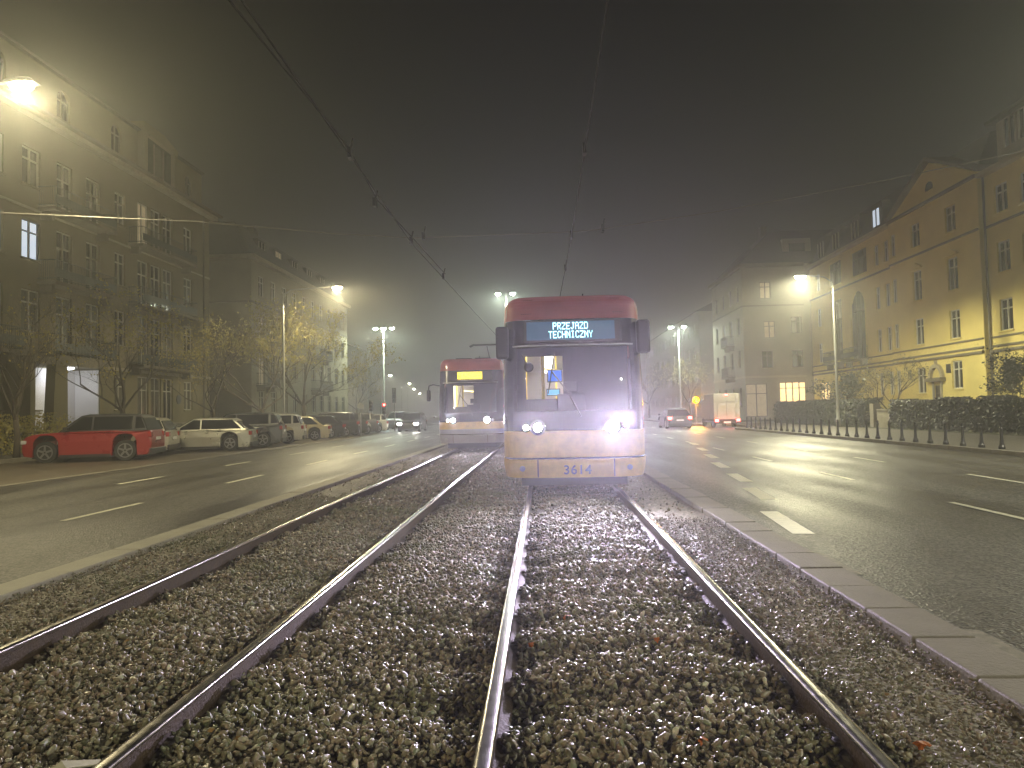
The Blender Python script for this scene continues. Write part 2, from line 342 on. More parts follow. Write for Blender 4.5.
# ballast bed: gently humped between rails, hollow at the rails every sleeper
C1, C2 = .485, -2.48
RAILS = [C2-.7535, C2+.7535, C1-.7535, C1+.7535]
def bed_z(x, y):
    # numpy-friendly height of the ballast surface
    z = -.085 + 0*x
    band = .5+.5*np.cos(2*PI*(y-.2)/.65)
    near = np.zeros_like(x)
    for rx in RAILS: near = np.maximum(near, np.exp(-((x-rx)/.26)**2))
    z = z + .03*np.sin(x*2.1+y*.7)*np.sin(y*1.3) - .065*near*(.25+.75*band) - .032*band**2*(.5+.5*np.tanh((1.25-np.abs(x-C1))*6))*(.6+.4*np.sin(x*3.+y)) - .01*band
    z = z + .022*(np.abs(x-C1) < .45)
    ed = np.clip((x-1.25)/.4, 0, 1); z = z*(1-ed) + (-.078)*ed
    ed = np.clip((-3.5-x)/.5, 0, 1); z = z*(1-ed) + (-.03)*ed
    return z
nx, ny = 130, 420
X, Y = np.meshgrid(np.linspace(KL1-.02, KR0+.02, nx), np.concatenate([np.linspace(-6, 1, 30), np.linspace(1.1, 16, 290), np.linspace(16.3, 75, 100)]))
Z = bed_z(X, Y) - .022
me = bpy.data.meshes.new('track_bed'); V = np.stack([X, Y, Z], -1).reshape(-1, 3)
idx = np.arange(nx*ny).reshape(ny, nx); F = np.stack([idx[:-1,:-1], idx[:-1,1:], idx[1:,1:], idx[1:,:-1]], -1).reshape(-1, 4)
me.from_pydata(V.tolist(), [], F.tolist()); me.materials.append(M['bed']); me.materials.append(M['earth'])
cx_ = X[:-1,:-1].reshape(-1); me.polygons.foreach_set('material_index', ((cx_ > 1.36) | (cx_ < -3.52)).astype(np.int32))
me.polygons.foreach_set('use_smooth', np.ones(len(F), bool)); me.update()
o = bpy.data.objects.new('track_bed', me); COL.objects.link(o); tag(o, kind='structure')

# loose stones
import bmesh
def stone_variants(sub, k):
    out = []
    for i in range(k):
        bm = bmesh.new(); bmesh.ops.create_icosphere(bm, subdivisions=sub, radius=1)
        v = np.array([q.co[:] for q in bm.verts]); f = np.array([[q.index for q in fc.verts] for fc in bm.faces]); bm.free()
        for _ in range(10):                      # chop facets off so the stone is angular
            nrm = rng.normal(size=3); nrm /= np.linalg.norm(nrm); d = rng.uniform(.32,.62); t = v@nrm; m_ = t > d
            v[m_] -= np.outer(t[m_]-d, nrm)*1.0
        v *= np.array([1.35, rng.uniform(.75,1.15), rng.uniform(.6,.9)]); out.append((v, f))
    return out
def scatter(n, x0, x1, y0, y1, smin, smax, var, keep, lift):
    x = rng.uniform(x0, x1, n); yv = y0 + (y1-y0)*rng.uniform(0, 1, n)
    m_ = keep(x, yv); x = x[m_]; yv = yv[m_]; n = len(x)
    s = smin + (smax-smin)*rng.beta(2, 3, n)
    z = bed_z(x, yv) + rng.uniform(-.022, lift, n)
    q = rng.normal(size=(n, 4)); q[:,1:3] *= .55; q /= np.linalg.norm(q, axis=1)[:,None]
    w_, a, b_, c = q.T
    Rm = np.stack([1-2*(b_*b_+c*c), 2*(a*b_-c*w_), 2*(a*c+b_*w_), 2*(a*b_+c*w_), 1-2*(a*a+c*c), 2*(b_*c-a*w_), 2*(a*c-b_*w_), 2*(b_*c+a*w_), 1-2*(a*a+b_*b_)], -1).reshape(n,3,3)
    kind = rng.integers(0, len(var), n); Vs, Fs, Ss = [], [], []; off = 0
    for k, (v, f) in enumerate(var):
        I = np.where(kind == k)[0]
        if not len(I): continue
        P = np.einsum('nij,vj->nvi', Rm[I], v)*s[I][:,None,None] + np.stack([x[I], yv[I], z[I]], -1)[:,None,:]
        Vs.append(P.reshape(-1,3)); nv = len(v)
        Fs.append((f[None] + (np.arange(len(I))*nv)[:,None,None]).reshape(-1,3) + off); off += len(I)*nv
        Ss.append(np.repeat(np.clip(rng.beta(1.1,1.5,len(I)),0,1), nv))
    return np.concatenate(Vs), np.concatenate(Fs), np.concatenate(Ss)
def mesh_np(name, parts, m):
    V, F, S, off = [], [], [], 0
    for v, f, s in parts: V.append(v); F.append(f+off); S.append(s); off += len(v)
    V = np.concatenate(V).astype(np.float32); F = np.concatenate(F).astype(np.int32); S = np.concatenate(S).astype(np.float32)
    me = bpy.data.meshes.new(name); me.vertices.add(len(V)); me.vertices.foreach_set('co', V.ravel())
    me.loops.add(F.size); me.loops.foreach_set('vertex_index', F.ravel()); me.polygons.add(len(F))
    me.polygons.foreach_set('loop_start', np.arange(0, F.size, 3, dtype=np.int32)); me.update(calc_edges=True)
    at = me.attributes.new('shade', 'FLOAT', 'POINT'); at.data.foreach_set('value', S); me.materials.append(m)
    o = bpy.data.objects.new(name, me); COL.objects.link(o); return o
def notrail(x, y, hw=.062):
    ok = np.ones(len(x), bool)
    for rx in RAILS: ok &= np.abs(x-rx) > hw
    return ok
def core(x, y): return notrail(x, y) & (x < 1.95 + 0*y) & ((x < 1.25) | (rng.uniform(0,1,len(x)) < np.clip(1.0-(x-1.25)/.32, .05, 1))) & ((x > -3.45) | (rng.uniform(0,1,len(x)) < np.clip(1.0-(-3.45-x)/.25, .07, 1)))
v2, v1 = stone_variants(2, 10), stone_variants(1, 10)
parts = [scatter(36000, KL1, KR0, 1.6, 5.4, .010, .034, v2, core, .022), scatter(16000, KL1, KR0, 1.6, 6.0, .006, .014, v1, core, .024),
         scatter(32000, KL1, KR0, 5.4, 9.5, .013, .036, v1, core, .014),
         scatter(34000, KL1, KR0, 9.5, 24, .020, .046, v1, core, .014),
         scatter(9000, KL1, KR0, 24, 45, .026, .05, v1, core, .014),
         scatter(9000, 1.3, KR0, 1.6, 9, .007, .018, v1, notrail, .03),
         scatter(8000, KL1, -3.4, 1.6, 12, .007, .018, v1, notrail, .03)]
tag(mesh_np('ballast_gravel', parts, M['ballast']), 'loose grey brown ballast stones filling the tram track bed', 'gravel', kind='stuff')

# rails
RP = [(-.075,-.17),(.075,-.17),(.075,-.158),(.012,-.135),(.009,-.05),(.036,-.036),(.036,-.010),(.028,-.002),(0,0),(-.028,-.002),(-.036,-.010),(-.036,-.036),(-.009,-.05),(-.012,-.135),(-.075,-.158)]
RL = ['steel tram rail next to the left road kerb','steel tram rail, right hand one of the left track','polished tram rail, left hand one of the right track','steel tram rail nearest the right hand kerb slabs']
for rx, lb in zip(RAILS, RL):
    t = tag(MB().build('x', M['rust']) or bpy.data.objects.new('rail', None), lb, 'rail', 'tram rails')
    COL.objects.link(t) if t.name not in COL.objects else None
    t.location = (rx, 0, 0)
    ys = list(np.linspace(-6, 20, 53)) + list(np.linspace(22, 90, 20)); b = MB(); h = MB(); k = 0
    path = [(rx + .004*math.sin(yy*.8+rx) , yy, .003*math.sin(yy*.5+rx*3)) for yy in ys]
    def sweep(mb, prof, closed):
        n_ = len(prof)
        for (px_, py_, pz_) in path:
            for u, v in prof: mb.v.append((px_+u, py_, pz_+v))
        for i in range(len(path)-1):
            for j in range(n_ if closed else n_-1):
                a = i*n_+j; c = i*n_+(j+1)%n_; mb.f.append((a, c, c+n_, a+n_)); mb.mi.append(0)
    sweep(b, RP[:7]+RP[10:], True)
    hp = [(.0362,-.020),(.0364,-.010),(.028,-.0015),(.012,.0),(0,.0005),(-.012,.0),(-.028,-.0015),(-.0364,-.010),(-.0362,-.020)]
    sweep(h, hp, False)
    b.build('web_and_foot', M['rust'], t, fix=False); h.build('running_surface', M['railtop'], t, smooth=True, fix=False)
    # fastening clips in the hollows near the camera
    for k in range(8):
        yy = 1.87+.65*k
        for s in (-1, 1): c = MB(); c.box(rx+s*.048-.022, rx+s*.048+.022, yy-.03, yy+.03, -.152, -.12); c.build('rail_clip', M['rust'], t, bevel=.008)

# fallen leaves & scrap
lm = mat('leaf_litter', (.34,.20,.07), .5, col2=(.12,.08,.04), nscale=9)
lb_ = MB()
for k in range(900):
    yy = 2.0+14*random.random()**1.6; x = random.uniform(KL1, KR0)
    if any(abs(x-rx) < .07 for rx in RAILS): continue
    z = float(bed_z(np.array(x), np.array(yy)))+.022; s_ = random.uniform(.008,.02); a = random.uniform(0,6.3); tl = random.uniform(-.5,.5)
    q = Vector((x,yy,z)); u = Vector((math.cos(a),math.sin(a),tl)); v = Vector((-math.sin(a)*.6,math.cos(a)*.6,random.uniform(-.4,.4)))
    lb_.face([q-u*s_, q+v*s_, q+u*s_*.9, q-v*s_])
tag(lb_.build('leaf_litter', lm, fix=False), 'small brown and ochre leaf scraps strewn over the ballast', 'leaf litter', kind='stuff')
def leaf(x, y, z, s, rz, lb):
    b = MB(); pts = []
    for k in range(14):
        t = 2*PI*k/14; rr = s*(1 if k % 2 else .68)*(1+.25*math.cos(t)); pts.append((rr*math.cos(t), rr*math.sin(t)*.8, .012*math.cos(2*t)))
    b.v = [(0,0,.016)]+pts+[(0,0,.013)]+[(a,b_,c-.002) for a,b_,c in pts]
    n_ = 14
    for k in range(n_):
        j = (k+1) % n_; b.f.append((0,1+k,1+j)); b.f.append((n_+1, n_+2+j, n_+2+k)); b.f.append((1+k, n_+2+k, n_+2+j, 1+j)); b.mi += [0,0,0]
    o = b.build('fallen_leaf', M['leafo']); o.location = (x, y, z); o.rotation_euler = (R(38)*1, R(-12), rz); tag(o, lb, 'leaf', 'orange leaves on the ballast')
for x, yy, s, lb in ((.12,4.75,.040,'orange leaf on the stones between the right track rails, farther one'),(.62,2.95,.026,'small rust orange leaf low between the right track rails'),
                 (1.50,2.95,.036,'orange leaf outside the right hand rail, beside the stones'),(-2.93,3.55,.030,'pale orange leaf between the left track rails'),(-.11,4.3,.026,'brown orange leaf against the left rail of the right track'),(.63,4.2,.022,'faint orange leaf towards the right hand rail')):
    leaf(x, yy, float(bed_z(np.array(x), np.array(yy)))+.03, s, random.uniform(0,6), lb)
b = MB(); P = [(-.11,-.05),(-.02,-.07),(.05,-.03),(.16,-.01),(.15,.03),(.03,.02),(.0,.06),(-.10,.05)]
b.prism(P, 0, .008, lambda u, v, w_: (u, v, w_ + .03*math.sin(u*30)+.02*math.cos(v*40)))
o = b.build('scrap', M['scrap'], bevel=.004); o.location = (-1.88, 2.62, -.02); o.rotation_euler = (R(20),R(-8),.5); tag(o, 'crumpled pale scrap lying against the left track rail', 'scrap')

# ------------------------------------------------------------------ buildings
def make_facade(bld, wall_m, frame_m, Mp, u0, u1, z0, z1, wins, z_split=None):
    """Mp(u, z, w) -> world.  wins: dicts with u,z0,z1,w, optional arch, lit, sill, bars"""
    ops = [(d['u']-d['w']/2, d['u']+d['w']/2, d['z0'], d['z1']) for d in wins]
    us = sorted({u0, u1, *[o_[0] for o_ in ops], *[o_[1] for o_ in ops]}); zs = sorted({z0, z1, *[o_[2] for o_ in ops], *[o_[3] for o_ in ops]})
    wl = MB()
    for i in range(len(us)-1):
        for j in range(len(zs)-1):
            uc, zc = (us[i]+us[i+1])/2, (zs[j]+zs[j+1])/2
            if us[i+1]-us[i] < 1e-4 or zs[j+1]-zs[j] < 1e-4: continue
            if any(a < uc < b_ and c < zc < d for a, b_, c, d in ops): continue
            wl.face([Mp(us[i],zs[j],0), Mp(us[i+1],zs[j],0), Mp(us[i+1],zs[j+1],0), Mp(us[i],zs[j+1],0)])
    for (a, b_, c, d) in ops:
        D = -.2
        for q in (((a,c),(b_,c)), ((b_,c),(b_,d)), ((b_,d),(a,d)), ((a,d),(a,c))):
            wl.face([Mp(*q[0],0), Mp(*q[1],0), Mp(*q[1],D), Mp(*q[0],D)])
    for d in wins:
        if d.get('arch'):
            r_ = d['w']/2; zc = d['z1']-r_; N = 8
            for s in (-1, 1):
                for k in range(N):
                    t0, t1 = PI/2*k/N, PI/2*(k+1)/N
                    A = (d['u']+s*r_*math.sin(t0), zc+r_*math.cos(t0)); B = (d['u']+s*r_*math.sin(t1), zc+r_*math.cos(t1))
                    C_ = (B[0], d['z1']); D_ = (A[0], d['z1'])
                    wl.face([Mp(*A,-.004), Mp(*B,-.004), Mp(*C_,-.004), Mp(*D_,-.004)]); wl.face([Mp(*A,-.004), Mp(*B,-.004), Mp(*B,-.2), Mp(*A,-.2)])
    wl.build('wall', wall_m, bld)
    for d in wins:
        if d.get('void'): continue
        a, b_, c, e = d['u']-d['w']/2, d['u']+d['w']/2, d['z0'], d['z1']
        g = MB(); g.face([Mp(a,c,-.17), Mp(b_,c,-.17), Mp(b_,e,-.17), Mp(a,e,-.17)])
        win = g.build('window', M[d.get('lit') or ('curtain' if random.random() < .38 and not d.get('arch') else 'pane')], bld)
        if d.get('lit'): win['label'] = 'lit window'
        f = MB(); t = .065
        def bar(x0, x1, y0, y1): f.prism([(x0,y0),(x1,y0),(x1,y1),(x0,y1)], -.165, -.10, Mp)
        bar(a, a+t, c, e); bar(b_-t, b_, c, e); bar(a+t, b_-t, c, c+t); bar(a+t, b_-t, e-t, e)
        nb = d.get('bars', 1)
        for k in range(nb): x = a+(b_-a)*(k+1)/(nb+1); bar(x-.045, x+.045, c+t, e-t)
        if e-c > 1.3:
            zt = c+(e-c)*.70
            for k in range(nb+1):
                xa = a+t if k == 0 else a+(b_-a)*k/(nb+1)+.045; xb = b_-t if k == nb else a+(b_-a)*(k+1)/(nb+1)-.045
                bar(xa, xb, zt-.035, zt+.035)
        f.build('frame', d.get('fm', frame_m), win)
        if d.get('sill', True):
            s = MB(); s.prism([(a-.08,c-.08),(b_+.08,c-.08),(b_+.08,c-.003),(a-.08,c-.003)], .002, .12, Mp); s.build('sill', wall_m, win)
        if d.get('hood'):
            s = MB(); s.prism([(a-.18,e+.12),(b_+.18,e+.12),(b_+.18,e+.20),(d['u'],e+.55),(a-.18,e+.20)] if d['hood']==2 else [(a-.15,e+.12),(b_+.15,e+.12),(b_+.15,e+.24),(a-.15,e+.24)], .002, .16, Mp); s.build('hood_mould', wall_m, win)
def band(bld, name, Mp, u0, u1, z0, z1, d, m): b = MB(); b.prism([(u0,z0),(u1,z0),(u1,z1),(u0,z1)], .002, d, Mp); return b.build(name, m, bld)
def balcony(bld, Mp, u0, u1, z, depth=1.1, stone=True):
    s = MB(); s.prism([(u0,z-.16),(u1,z-.16),(u1,z),(u0,z)], .002, depth, Mp)
    for u in (u0+.3, u1-.3): s.prism([(u-.1,z-.55),(u+.1,z-.55),(u+.1,z-.161),(u-.1,z-.161)], .004, depth*.6, Mp)
    sl = s.build('balcony', M['trimdark'], bld)
    r_ = MB()
    def rl(ua, wa, ub, wb, z_, t=.02):
        A, B = Vector(Mp(ua, z_, wa)), Vector(Mp(ub, z_, wb)); r_.tube([A, B], t, 4)
    for z_ in (z+.12, z+1.0): rl(u0, depth-.05, u1, depth-.05, z_); rl(u0, .02, u0, depth-.05, z_); rl(u1, .02, u1, depth-.05, z_)
    nb = int((u1-u0)/.11)
    for k in range(nb+1):
        u = u0+(u1-u0)*k/nb; r_.tube([Mp(u, z, depth-.05), Mp(u, z+1.0, depth-.05)], .011, 3, cap=False)
    for k in range(1, 9):
        for u in (u0, u1): r_.tube([Mp(u, z, depth*k/9), Mp(u, z+1.0, depth*k/9)], .011, 3, cap=False)
    # wrought panels in the lower half
    r_.prism([(u0,z+.2),(u1,z+.2),(u1,z+.62),(u0,z+.62)], depth-.062, depth-.052, Mp)
    r_.build('railing', M['iron'], sl)
def downpipe(bld, Mp, u, z0, z1): 
    b = MB(); b.tube([Mp(u, z0, .11), Mp(u, z1, .11)], .065, 8)
    for k in range(6): zz = z0+(z1-z0)*(k+.5)/6; b.tube([Mp(u, zz, .11), Mp(u, zz+.05, .11)], .085, 8)
    b.build('downpipe', M['trimdark'], bld)

# ---- block A, left, grey cream
XA = -24.0; A0, A1 = 8.0, 49.3
A = thing('apartment_building', (-27, 30, 0), 'grey cream apartment block with porch, balconies and attic behind the red car', 'building')
MA = lambda u, z, w_: (XA+w_, u, z)
cols = [10.6, 13, 15.4, 17.8, 20.2, 22.5, 24.8, 27.1, 29.4, 31.7, 34.0, 36.25, 38.65, 46.3]
wins = []
for ci, u in enumerate(cols):
    for ri, (z0, z1) in enumerate(((1.9,3.8),(5.55,7.55),(9.0,10.85),(12.5,14.3))):
        bal = u in (34.0, 36.25)
        if ri == 0 and u in (34.0, 36.25): continue
        d = dict(u=u, z0=z0, z1=z1, w=1.2)
        if bal and ri > 0: d['z0'] = z0-.95; d['w'] = 1.15; d['sill'] = False
        if u == 46.3: d['w'] = 1.15
        if u == 38.65: d['w'] = 1.0
        if ri == 2 and u in (31.7, 29.4): d['lit'] = 'panelit'; d['fm'] = mat('frame_shadow', (.10,.11,.13), .5)
        wins.append(d)
for ri, (z0, z1) in enumerate(((1.2,3.9),(4.6,7.5),(8.1,10.9),(11.7,14.4))):
    for k, u in enumerate((40.95, 42.35, 43.75)):
        d = dict(u=u, z0=z0, z1=z1, w=1.15, sill=False)
        if ri == 3 and k == 0: d['lit'] = 'panedim'
        wins.append(d)
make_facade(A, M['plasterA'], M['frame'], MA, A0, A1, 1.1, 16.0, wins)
band(A, 'plinth', MA, A0, 29.95, 0, 1.1, .14, M['stone']); band(A, 'plinth', MA, 35.25, A1+.02, 0, 1.1, .14, M['stone'])
band(A, 'cornice', MA, A0, A1+.5, 15.75, 16.0, .45, M['trim']); band(A, 'cornice', MA, A0, A1+.7, 16.003, 16.12, .75, M['trimdark'])
band(A, 'string_course', MA, A0, A1+.02, 4.1, 4.28, .10, M['trim']); band(A, 'string_course', MA, A0, A1+.02, 11.35, 11.45, .07, M['trim'])
for u0, u1 in ((32.1,36.9),(39.4,45.8)):
    for z in (4.5, 8.05, 11.6): balcony(A, MA, u0, u1, z, .95)
balcony(A, MA, 20.0, 25.0, 4.5); balcony(A, MA, 26.6, 30.1, 4.5)
downpipe(A, MA, 48.3, .3, 15.7)
# shell (end wall, back, attic)
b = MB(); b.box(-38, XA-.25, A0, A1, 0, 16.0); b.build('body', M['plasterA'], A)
b = MB(); b.box(XA-.25, XA-.002, A1-.01, A1+.018, 0, 16); b.box(XA-.25,XA-.002,A0-.018,A0+.01,0,16); b.build('end_return', M['plasterA'], A)
MAt = lambda u, z, w_: (XA-.5+w_, u, z)
aw = [dict(u=39.1, z0=16.75, z1=18.5, w=1.0, arch=1, sill=False), dict(u=47.4, z0=16.7, z1=18.3, w=.95, arch=1, sill=False), dict(u=34.6, z0=16.75, z1=18.4, w=1.0, arch=1, sill=False), dict(u=30.2, z0=16.75, z1=18.4, w=1.0, arch=1, sill=False)]
make_facade(A, M['plasterA'], M['framedark'], MAt, A0, A1-.05, 16.02, 19.0, aw)
b = MB(); b.box(-37, XA-.76, A0, A1-.05, 16.02, 19.0); b.build('attic', M['plasterA'], A)
b = MB(); b.prism([(XA-.25,19.002),(XA-.25,19.12),(-31,20.2),(-38,19.12),(-38,19.002)], A0-.2, A1-.1, lambda u, z, w_: (u, w_, z)); b.build('roof', M['roof'], A)
# large dormer
b = MB(); b.box(XA-1.5, XA-.02, 41.2, 41.5, 16.125, 19.0); b.box(XA-1.5, XA-.02, 44.7, 45.0, 16.125, 18.8); b.prism([(41.2,18.95),(45.0,18.82),(45.1,19.1),(43.4,19.55),(41.1,19.6)], -.55, 1.0, lambda u, z, w_: (XA-1+w_, u, z)); dm = b.build('dormer', M['plasterA'], A)
b = MB(); b.face([(XA-.3,41.5,16.13),(XA-.3,44.7,16.13),(XA-.3,44.7,18.81),(XA-.3,41.5,18.94)]); b.build('glazing', M['pane'], dm)
b = MB(); [b.box(XA-.29, XA-.22, u-.05, u+.05, 16.13, 18.7) for u in (42.6, 43.7)]; b.build('frame', M['framedark'], dm)
# porch
b = MB(); b.box(XA+.0, XA+1.5, 30.0, 35.2, 3.952, 4.3); pr = b.build('porch', M['trimdark'], A)
for u0, u1 in ((30.0,30.3),(34.85,35.2)): b = MB(); b.box(XA+.003, XA+1.3, u0, u1, 0, 3.95); b.build('side_wall', M['plasterA'], pr)
b = MB()
for u in (31.75,):
    for s in (0,):
        P0 = [(u-.60,.0),(u+.50,.0),(u+.45,3.95),(u-.35,3.95)]
        b.prism(P0, 1.0, 1.45, MA)
b.build('tapered_pier', M['plasterA'], pr)
b = MB(); b.face([MA(30.35,.9,.02), MA(33.3,.9,.02), MA(33.3,3.9,.02), MA(30.35,3.9,.02)]); b.face([MA(34.0,.9,.02), MA(34.8,.9,.02), MA(34.8,3.9,.02), MA(34.0,3.9,.02)])
b.box(XA+.02, XA+1.25, 34.80, 34.845, .9, 3.9); b.build('white_wall', M['white'], pr)
b = MB(); b.box(XA-.02, XA+.04, 33.3, 34.0, .9, 3.3); b.build('entrance_door', M['framedark'], pr)
b = MB(); [b.box(XA+.0, XA+1.4+.3*k, 30.5, 34.7, .0, .75-.18*k) for k in range(3)]; b.build('steps', M['stone'], pr)
b = MB(); b.box(XA+.55, XA+.95, 32.5, 33.4, 3.86, 3.94); b.build('porch_lamp', M['porch'], pr)
light('porch_light', 'POINT', (XA+.75, 33.0, 3.6), 28, (.93,.95,1), A, size=.15)
b = MB(); b.lathe([(.3,0),(.3,.04),(.2,.05)], (XA+.01, 45.0, 2.6), 16, 'x'); b.build('oval_plaque', M['blackmetal'], A)

# ---- block B, farther left
XB = -24.6; B0, B1 = 58.0, 87.0
B = thing('apartment_building', (-30, 72, 0), 'beige corner apartment block with dark mansard roof behind the leafy trees', 'building')
MBf = lambda u, z, w_: (XB+w_, u, z)
wins = []
for u in np.arange(60.2, 86, 2.75):
    for ri, (z0, z1) in enumerate(((1.7,3.6),(5.0,6.9),(8.4,10.3),(11.9,13.7))):
        d = dict(u=float(u), z0=z0, z1=z1, w=1.25)
        if ri in (1,2) and abs(u-60.2) < .1: d['z0'] -= .9; d['lit'] = 'panedim'
        wins.append(d)
make_facade(B, M['plasterB'], M['frame'], MBf, B0, B1, .9, 15.1, wins)
band(B, 'plinth', MBf, B0, B1, 0, .9, .12, M['stone']); band(B, 'cornice', MBf, B0-.4, B1, 14.8, 15.15, .5, M['trim']); band(B, 'string_course', MBf, B0, B1, 11.1, 11.25, .08, M['trimdark'])
for z in (4.1, 7.5): balcony(B, MBf, 58.9, 61.6, z)
for z in (4.1, 7.5): balcony(B, MBf, 73, 77.5, z)
MBs = lambda u, z, w_: (u, B0-w_, z)
wins = [dict(u=-33.5, z0=1.6, z1=3.0, w=1.1)]
make_facade(B, M['plasterB'], M['frame'], MBs, -40, XB, 0, 15.1, wins)
band(B, 'cornice', MBs, -40, XB+.3, 14.8, 15.15, .5, M['trim']); band(B, 'string_course', MBs, -40, XB, 11.1, 11.25, .08, M['trimdark'])
b = MB(); b.box(-40, XB-.25, B0+.25, B1, 0, 15.05); b.build('body', M['plasterB'], B)
b = MB()
for (x0,x1,y0,y1,z0), (X0,X1,Y0,Y1,Z1) in (((-40,XB+.2,B0-.2,B1,15.16),(-38.5,XB-2.0,B0+1.2,B1-1,18.4)),):
    b.v += [(x0,y0,z0),(x1,y0,z0),(x1,y1,z0),(x0,y1,z0),(X0,Y0,Z1),(X1,Y0,Z1),(X1,Y1,Z1),(X0,Y1,Z1)]
    for q in ((0,3,2,1),(4,5,6,7),(0,1,5,4),(1,2,6,5),(2,3,7,6),(3,0,4,7)): b.f.append(q); b.mi.append(0)
b.build('roof', M['roof'], B)
for k, u in enumerate((62.5, 66.5, 71, 75.5, 80)):
    b = MB(); b.box(XB-2.4, XB-.9, u-.9, u+.9, 15.9, 17.5); dm = b.build('dormer', M['roof'], B)
    b = MB(); b.face([(XB-.895,u-.7,16.1),(XB-.895,u+.7,16.1),(XB-.895,u+.7,17.3),(XB-.895,u-.7,17.3)]); b.build('window', M['panedim'] if k == 1 else M['pane'], dm)
    b = MB(); [b.box(XB-.89, XB-.85, u+s-.05, u+s+.05, 16.1, 17.3) for s in (-.65, 0, .65)]; b.build('frame', M['frame'], dm)
b = MB(); b.box(-30, -29.2, 61, 63, 18.4, 19.3); b.build('chimney', M['trimdark'], B)
b = MB(); b.box(-27.5, -26.9, 64, 65.2, 18.4, 19.2); b.build('chimney', M['trimdark'], B)

# ---- block C, right, yellow
XC = 27.0; C0, C1e = 12.0, 71.2
C = thing('apartment_building', (31, 42, 0), 'long yellow apartment block with pediment, mansard roof and arched doorway', 'building')
MC = lambda u, z, w_: (XC-w_, u, z)
MCb = lambda u, z, w_: (XC-.35-w_, u, z)   # projecting bay under the pediment
rows = ((2.0,3.8),(5.45,7.3),(8.9,10.7),(12.4,14.1))
bay, rest = [], []
for u in (46.3, 50.6, 52.9+.9):
    for ri, (z0, z1) in enumerate(rows):
        w_ = 1.15 if u < 52 else .7
        if ri == 0 and u == 46.3: z0, z1 = 2.2, 4.0
        d = dict(u=u, z0=z0, z1=z1, w=w_)
        if ri == 2 and u < 52: d['z0'] -= .3; d['hood'] = 2
        bay.append(d)
bay.append(dict(u=48.55, z0=.7, z1=2.5, w=1.0, sill=False, fm=M['framedark']))
bay.append(dict(u=49.0, z0=15.9, z1=16.7, w=1.0, arch=1, sill=False, fm=M['framedark']))
make_facade(C, M['plasterC'], M['framew'], MCb, 43.4, 54.3, 1.0-.35, 15.2, [d for d in bay if d['z0'] < 15])
for u in (14.5, 17, 19.5, 22, 24.5, 27, 29.5, 32, 34.5, 37.2, 39.6, 41.8, 55.6, 57.2):
    for ri, (z0, z1) in enumerate(rows): rest.append(dict(u=u, z0=z0, z1=z1, w=.75 if u > 54 else 1.15))
rest.append(dict(u=60.9, z0=5.2, z1=11.0, w=2.6, arch=1, bars=2, fm=M['framedark'], sill=False))
rest.append(dict(u=65.2, z0=5.4, z1=10.9, w=2.2, bars=2, fm=M['framedark'], sill=False))
rest.append(dict(u=60.3, z0=12.3, z1=14.4, w=2.8, bars=2, fm=M['framedark'])); rest.append(dict(u=65.2, z0=12.3, z1=14.4, w=2.6, bars=2, fm=M['framedark']))
rest.append(dict(u=69.2, z0=12.4, z1=14.1, w=1.0)); rest.append(dict(u=69.2, z0=5.45, z1=7.3, w=1.0)); rest.append(dict(u=69.2, z0=8.9, z1=10.7, w=1.0))
rest.append(dict(u=68.6, z0=1.6, z1=3.5, w=2.4, bars=2, lit='panewarm'))
make_facade(C, M['plasterC'], M['framew'], MC, C0, 43.4, .6, 15.0, [d for d in rest if d['u'] < 43.4])
make_facade(C, M['plasterC'], M['framew'], MC, 54.3, C1e, .6, 15.0, [d for d in rest if d['u'] > 54.3])
band(C, 'bay_return', MC, 43.35, 43.398, .6, 15.2, .35, M['plasterC']); band(C, 'bay_return', MC, 54.302, 54.35, .6, 15.2, .35, M['plasterC'])
for u0, u1, Mx in ((C0,43.3,MC),(54.4,C1e,MC),(43.4,54.3,MCb)):
    band(C, 'plinth', Mx, u0, u1, 0, .66, .1, M['stone']); band(C, 'string_course', Mx, u0, u1, 4.25, 4.40, .14, M['trimdark']); band(C, 'string_course', Mx, u0, u1, 4.55, 4.68, .1, M['trimdark'])
    band(C, 'string_course', Mx, u0, u1, 5.1, 5.2, .1, M['trimdark']); band(C, 'string_course', Mx, u0, u1, 11.75, 11.88, .1, M['trimdark'])  # belt shadows are put into the dark moulding colour
band(C, 'cornice', MC, C0, 43.3, 14.9, 15.15, .5, M['trim']); band(C, 'cornice', MC, 54.4, C1e, 14.9, 15.15, .5, M['trim'])
b = MB(); b.prism([(43.2,15.22),(54.0,15.22),(48.5,17.7)], -1.5, .0, MCb); pd = b.build('pediment', M['plasterC'], C)
b = MB(); b.prism([(42.9,15.2),(48.5,17.9),(54.3,15.2),(54.3,15.36),(48.5,18.1),(42.9,15.36)], -5, .3, MCb); b.build('raking_cornice', M['trimdark'], pd)
b = MB(); b.prism([(48.1,15.85),(49.0,15.85),(49.0,16.1),(48.85,16.35),(48.55,16.45),(48.25,16.35),(48.1,16.1)], .003, .03, MCb); b.build('round_window', M['pane'], pd)
band(C, 'string_course', MCb, 43.4, 54.3, 15.0, 15.2, .18, M['trimdark'])
b = MB(); b.box(XC+.25, 39, C0, C1e, 0, 15.0); b.build('body', M['plasterC'], C)
b = MB(); b.prism([(XC+.1,15.16),(XC+1.3,18.2),(33,19.2),(39,15.16)], 44.5, C1e, lambda u, z, w_: (u, w_, z)); b.build('roof', M['roof'], C)
b = MB(); b.prism([(XC-.2,15.16),(XC+1.6,16.2),(33,17.2),(39,15.16)], C0, 44.49, lambda u, z, w_: (u, w_, z)); b.build('roof', M['roof'], C)
